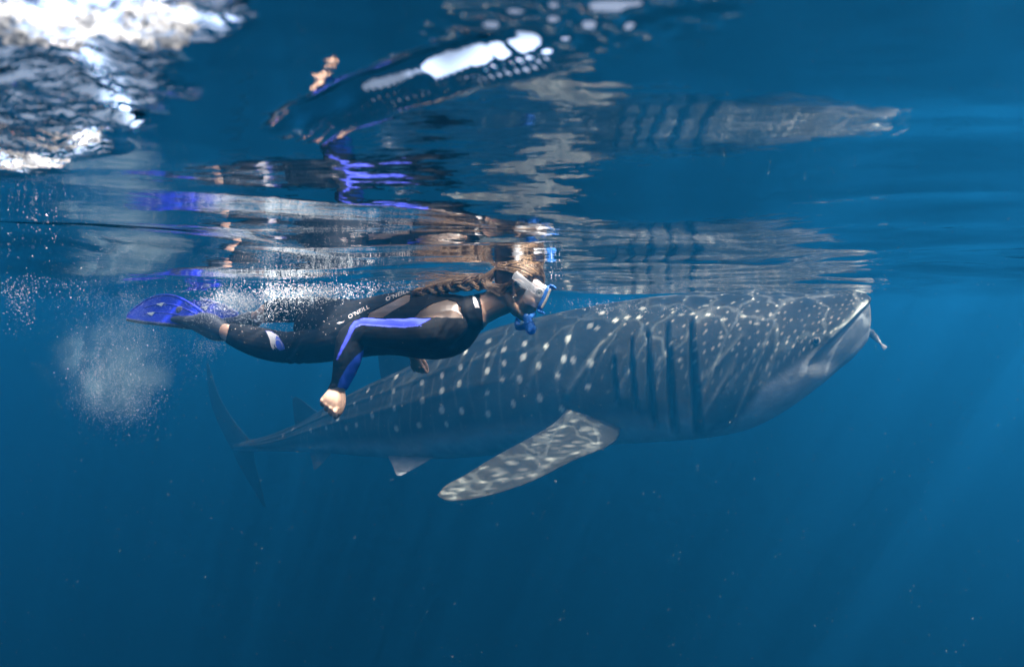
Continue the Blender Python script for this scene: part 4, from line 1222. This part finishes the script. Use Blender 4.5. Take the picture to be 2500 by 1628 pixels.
# soft mist of bubbles too fine to see singly
def build_mist():
    me = mesh_np('bubble_mist', *ellipsoid(P(300, 880, 3.05), (X_, Y_, Z_), (.46, .30, .42), 24, 16))
    m = bpy.data.materials.new('mist_volume'); m.use_nodes = True
    nt = m.node_tree; nt.nodes.clear(); N = nt.nodes.new; Lk = nt.links.new
    out = N('ShaderNodeOutputMaterial'); pv = N('ShaderNodeVolumePrincipled')
    pv.inputs['Color'].default_value = (0.58, 0.86, 0.96, 1)
    g = N('ShaderNodeNewGeometry')
    n = N('ShaderNodeTexNoise'); n.inputs['Scale'].default_value = 7.0; n.inputs['Detail'].default_value = 4; n.inputs['Roughness'].default_value = 0.6
    Lk(g.outputs['Position'], n.inputs['Vector'])
    c = P(285, 890, 3.05)
    ctr = N('ShaderNodeVectorMath'); ctr.operation = 'SUBTRACT'; ctr.inputs[1].default_value = tuple(c); Lk(g.outputs['Position'], ctr.inputs[0])
    sc_ = N('ShaderNodeVectorMath'); sc_.operation = 'DIVIDE'; sc_.inputs[1].default_value = (.34, .25, .34); Lk(ctr.outputs[0], sc_.inputs[0])
    ln = N('ShaderNodeVectorMath'); ln.operation = 'LENGTH'; Lk(sc_.outputs[0], ln.inputs[0])
    mr = N('ShaderNodeMapRange'); mr.interpolation_type = 'SMOOTHSTEP'; mr.inputs[1].default_value = 0.25; mr.inputs[2].default_value = 1.05; mr.inputs[3].default_value = 1.0; mr.inputs[4].default_value = 0.0
    wb = N('ShaderNodeTexNoise'); wb.inputs['Scale'].default_value = 3.2; wb.inputs['Detail'].default_value = 2
    Lk(g.outputs['Position'], wb.inputs['Vector'])
    wa = N('ShaderNodeMath'); wa.operation = 'MULTIPLY_ADD'; wa.inputs[1].default_value = 1.7; Lk(wb.outputs['Fac'], wa.inputs[0]); Lk(ln.outputs['Value'], wa.inputs[2])
    wc = N('ShaderNodeMath'); wc.operation = 'SUBTRACT'; wc.inputs[1].default_value = 0.80; Lk(wa.outputs[0], wc.inputs[0])
    Lk(wc.outputs[0], mr.inputs[0])
    mn = N('ShaderNodeMapRange'); mn.inputs[1].default_value = 0.40; mn.inputs[2].default_value = 0.68; mn.inputs[3].default_value = 0.05; mn.inputs[4].default_value = 1.0
    Lk(n.outputs['Fac'], mn.inputs[0])
    mu = N('ShaderNodeMath'); mu.operation = 'MULTIPLY'; Lk(mr.outputs[0], mu.inputs[0]); Lk(mn.outputs[0], mu.inputs[1])
    m3 = N('ShaderNodeMath'); m3.operation = 'MULTIPLY'; m3.inputs[1].default_value = 2.6; Lk(mu.outputs[0], m3.inputs[0])
    Lk(m3.outputs[0], pv.inputs['Density'])
    Lk(pv.outputs[0], out.inputs['Volume'])
    tag(link('bubble_mist', me, m), 'soft white mist of bubbles below the blue fins', None, None, 'stuff')
build_mist()

# ------------------------------------------------------------------ small fish by the shark's mouth
def build_fish():
    D = 6.95
    root = empty('small_fish', tuple(P(2140, 825, D)))
    tag(root, "small blurred fish with a pale tail in front of the whale shark's mouth", 'fish')
    pts = [(2112, 800, .010), (2118, 806, .028), (2127, 814, .042), (2137, 824, .036), (2146, 834, .021), (2152, 841, .010)]
    v, f = tube([row(P(x, y, D), r, r * .55) for x, y, r in pts], 28, 16)
    me = mesh_np('body', v, f)
    px, py, _ = pix(np.array(v))
    pale = smooth01(px + py * .5, 2128 + 407, 2148 + 417)[:, None]
    stripe = (0.5 + 0.5 * np.sin((px + py) * 0.42))[:, None]
    add_color(me, 'Col', np.array([.03, .04, .05]) * (1 - pale) + np.array([.45, .47, .45]) * pale * (0.5 + 0.5 * stripe))
    sk = mat('fish_skin', rough=.4, attr='Col')
    link('body', me, sk, root)
    v, f = tube([row(P(2150, 839, D), .008, .004), row(P(2156, 845, D), .022, .004), row(P(2162, 851, D), .030, .003)], 12, 10)
    me = mesh_np('tail', v, f); add_color(me, 'Col', np.tile([.5, .52, .5], (len(v), 1))); link('tail', me, sk, root)
    v, f = tube([row(P(2126, 808, D), .004, .02), row(P(2134, 806, D), .003, .01)], 8, 8)
    me = mesh_np('dorsal_fin', v, f); add_color(me, 'Col', np.tile([.03, .04, .05], (len(v), 1))); link('dorsal_fin', me, sk, root)
build_fish()
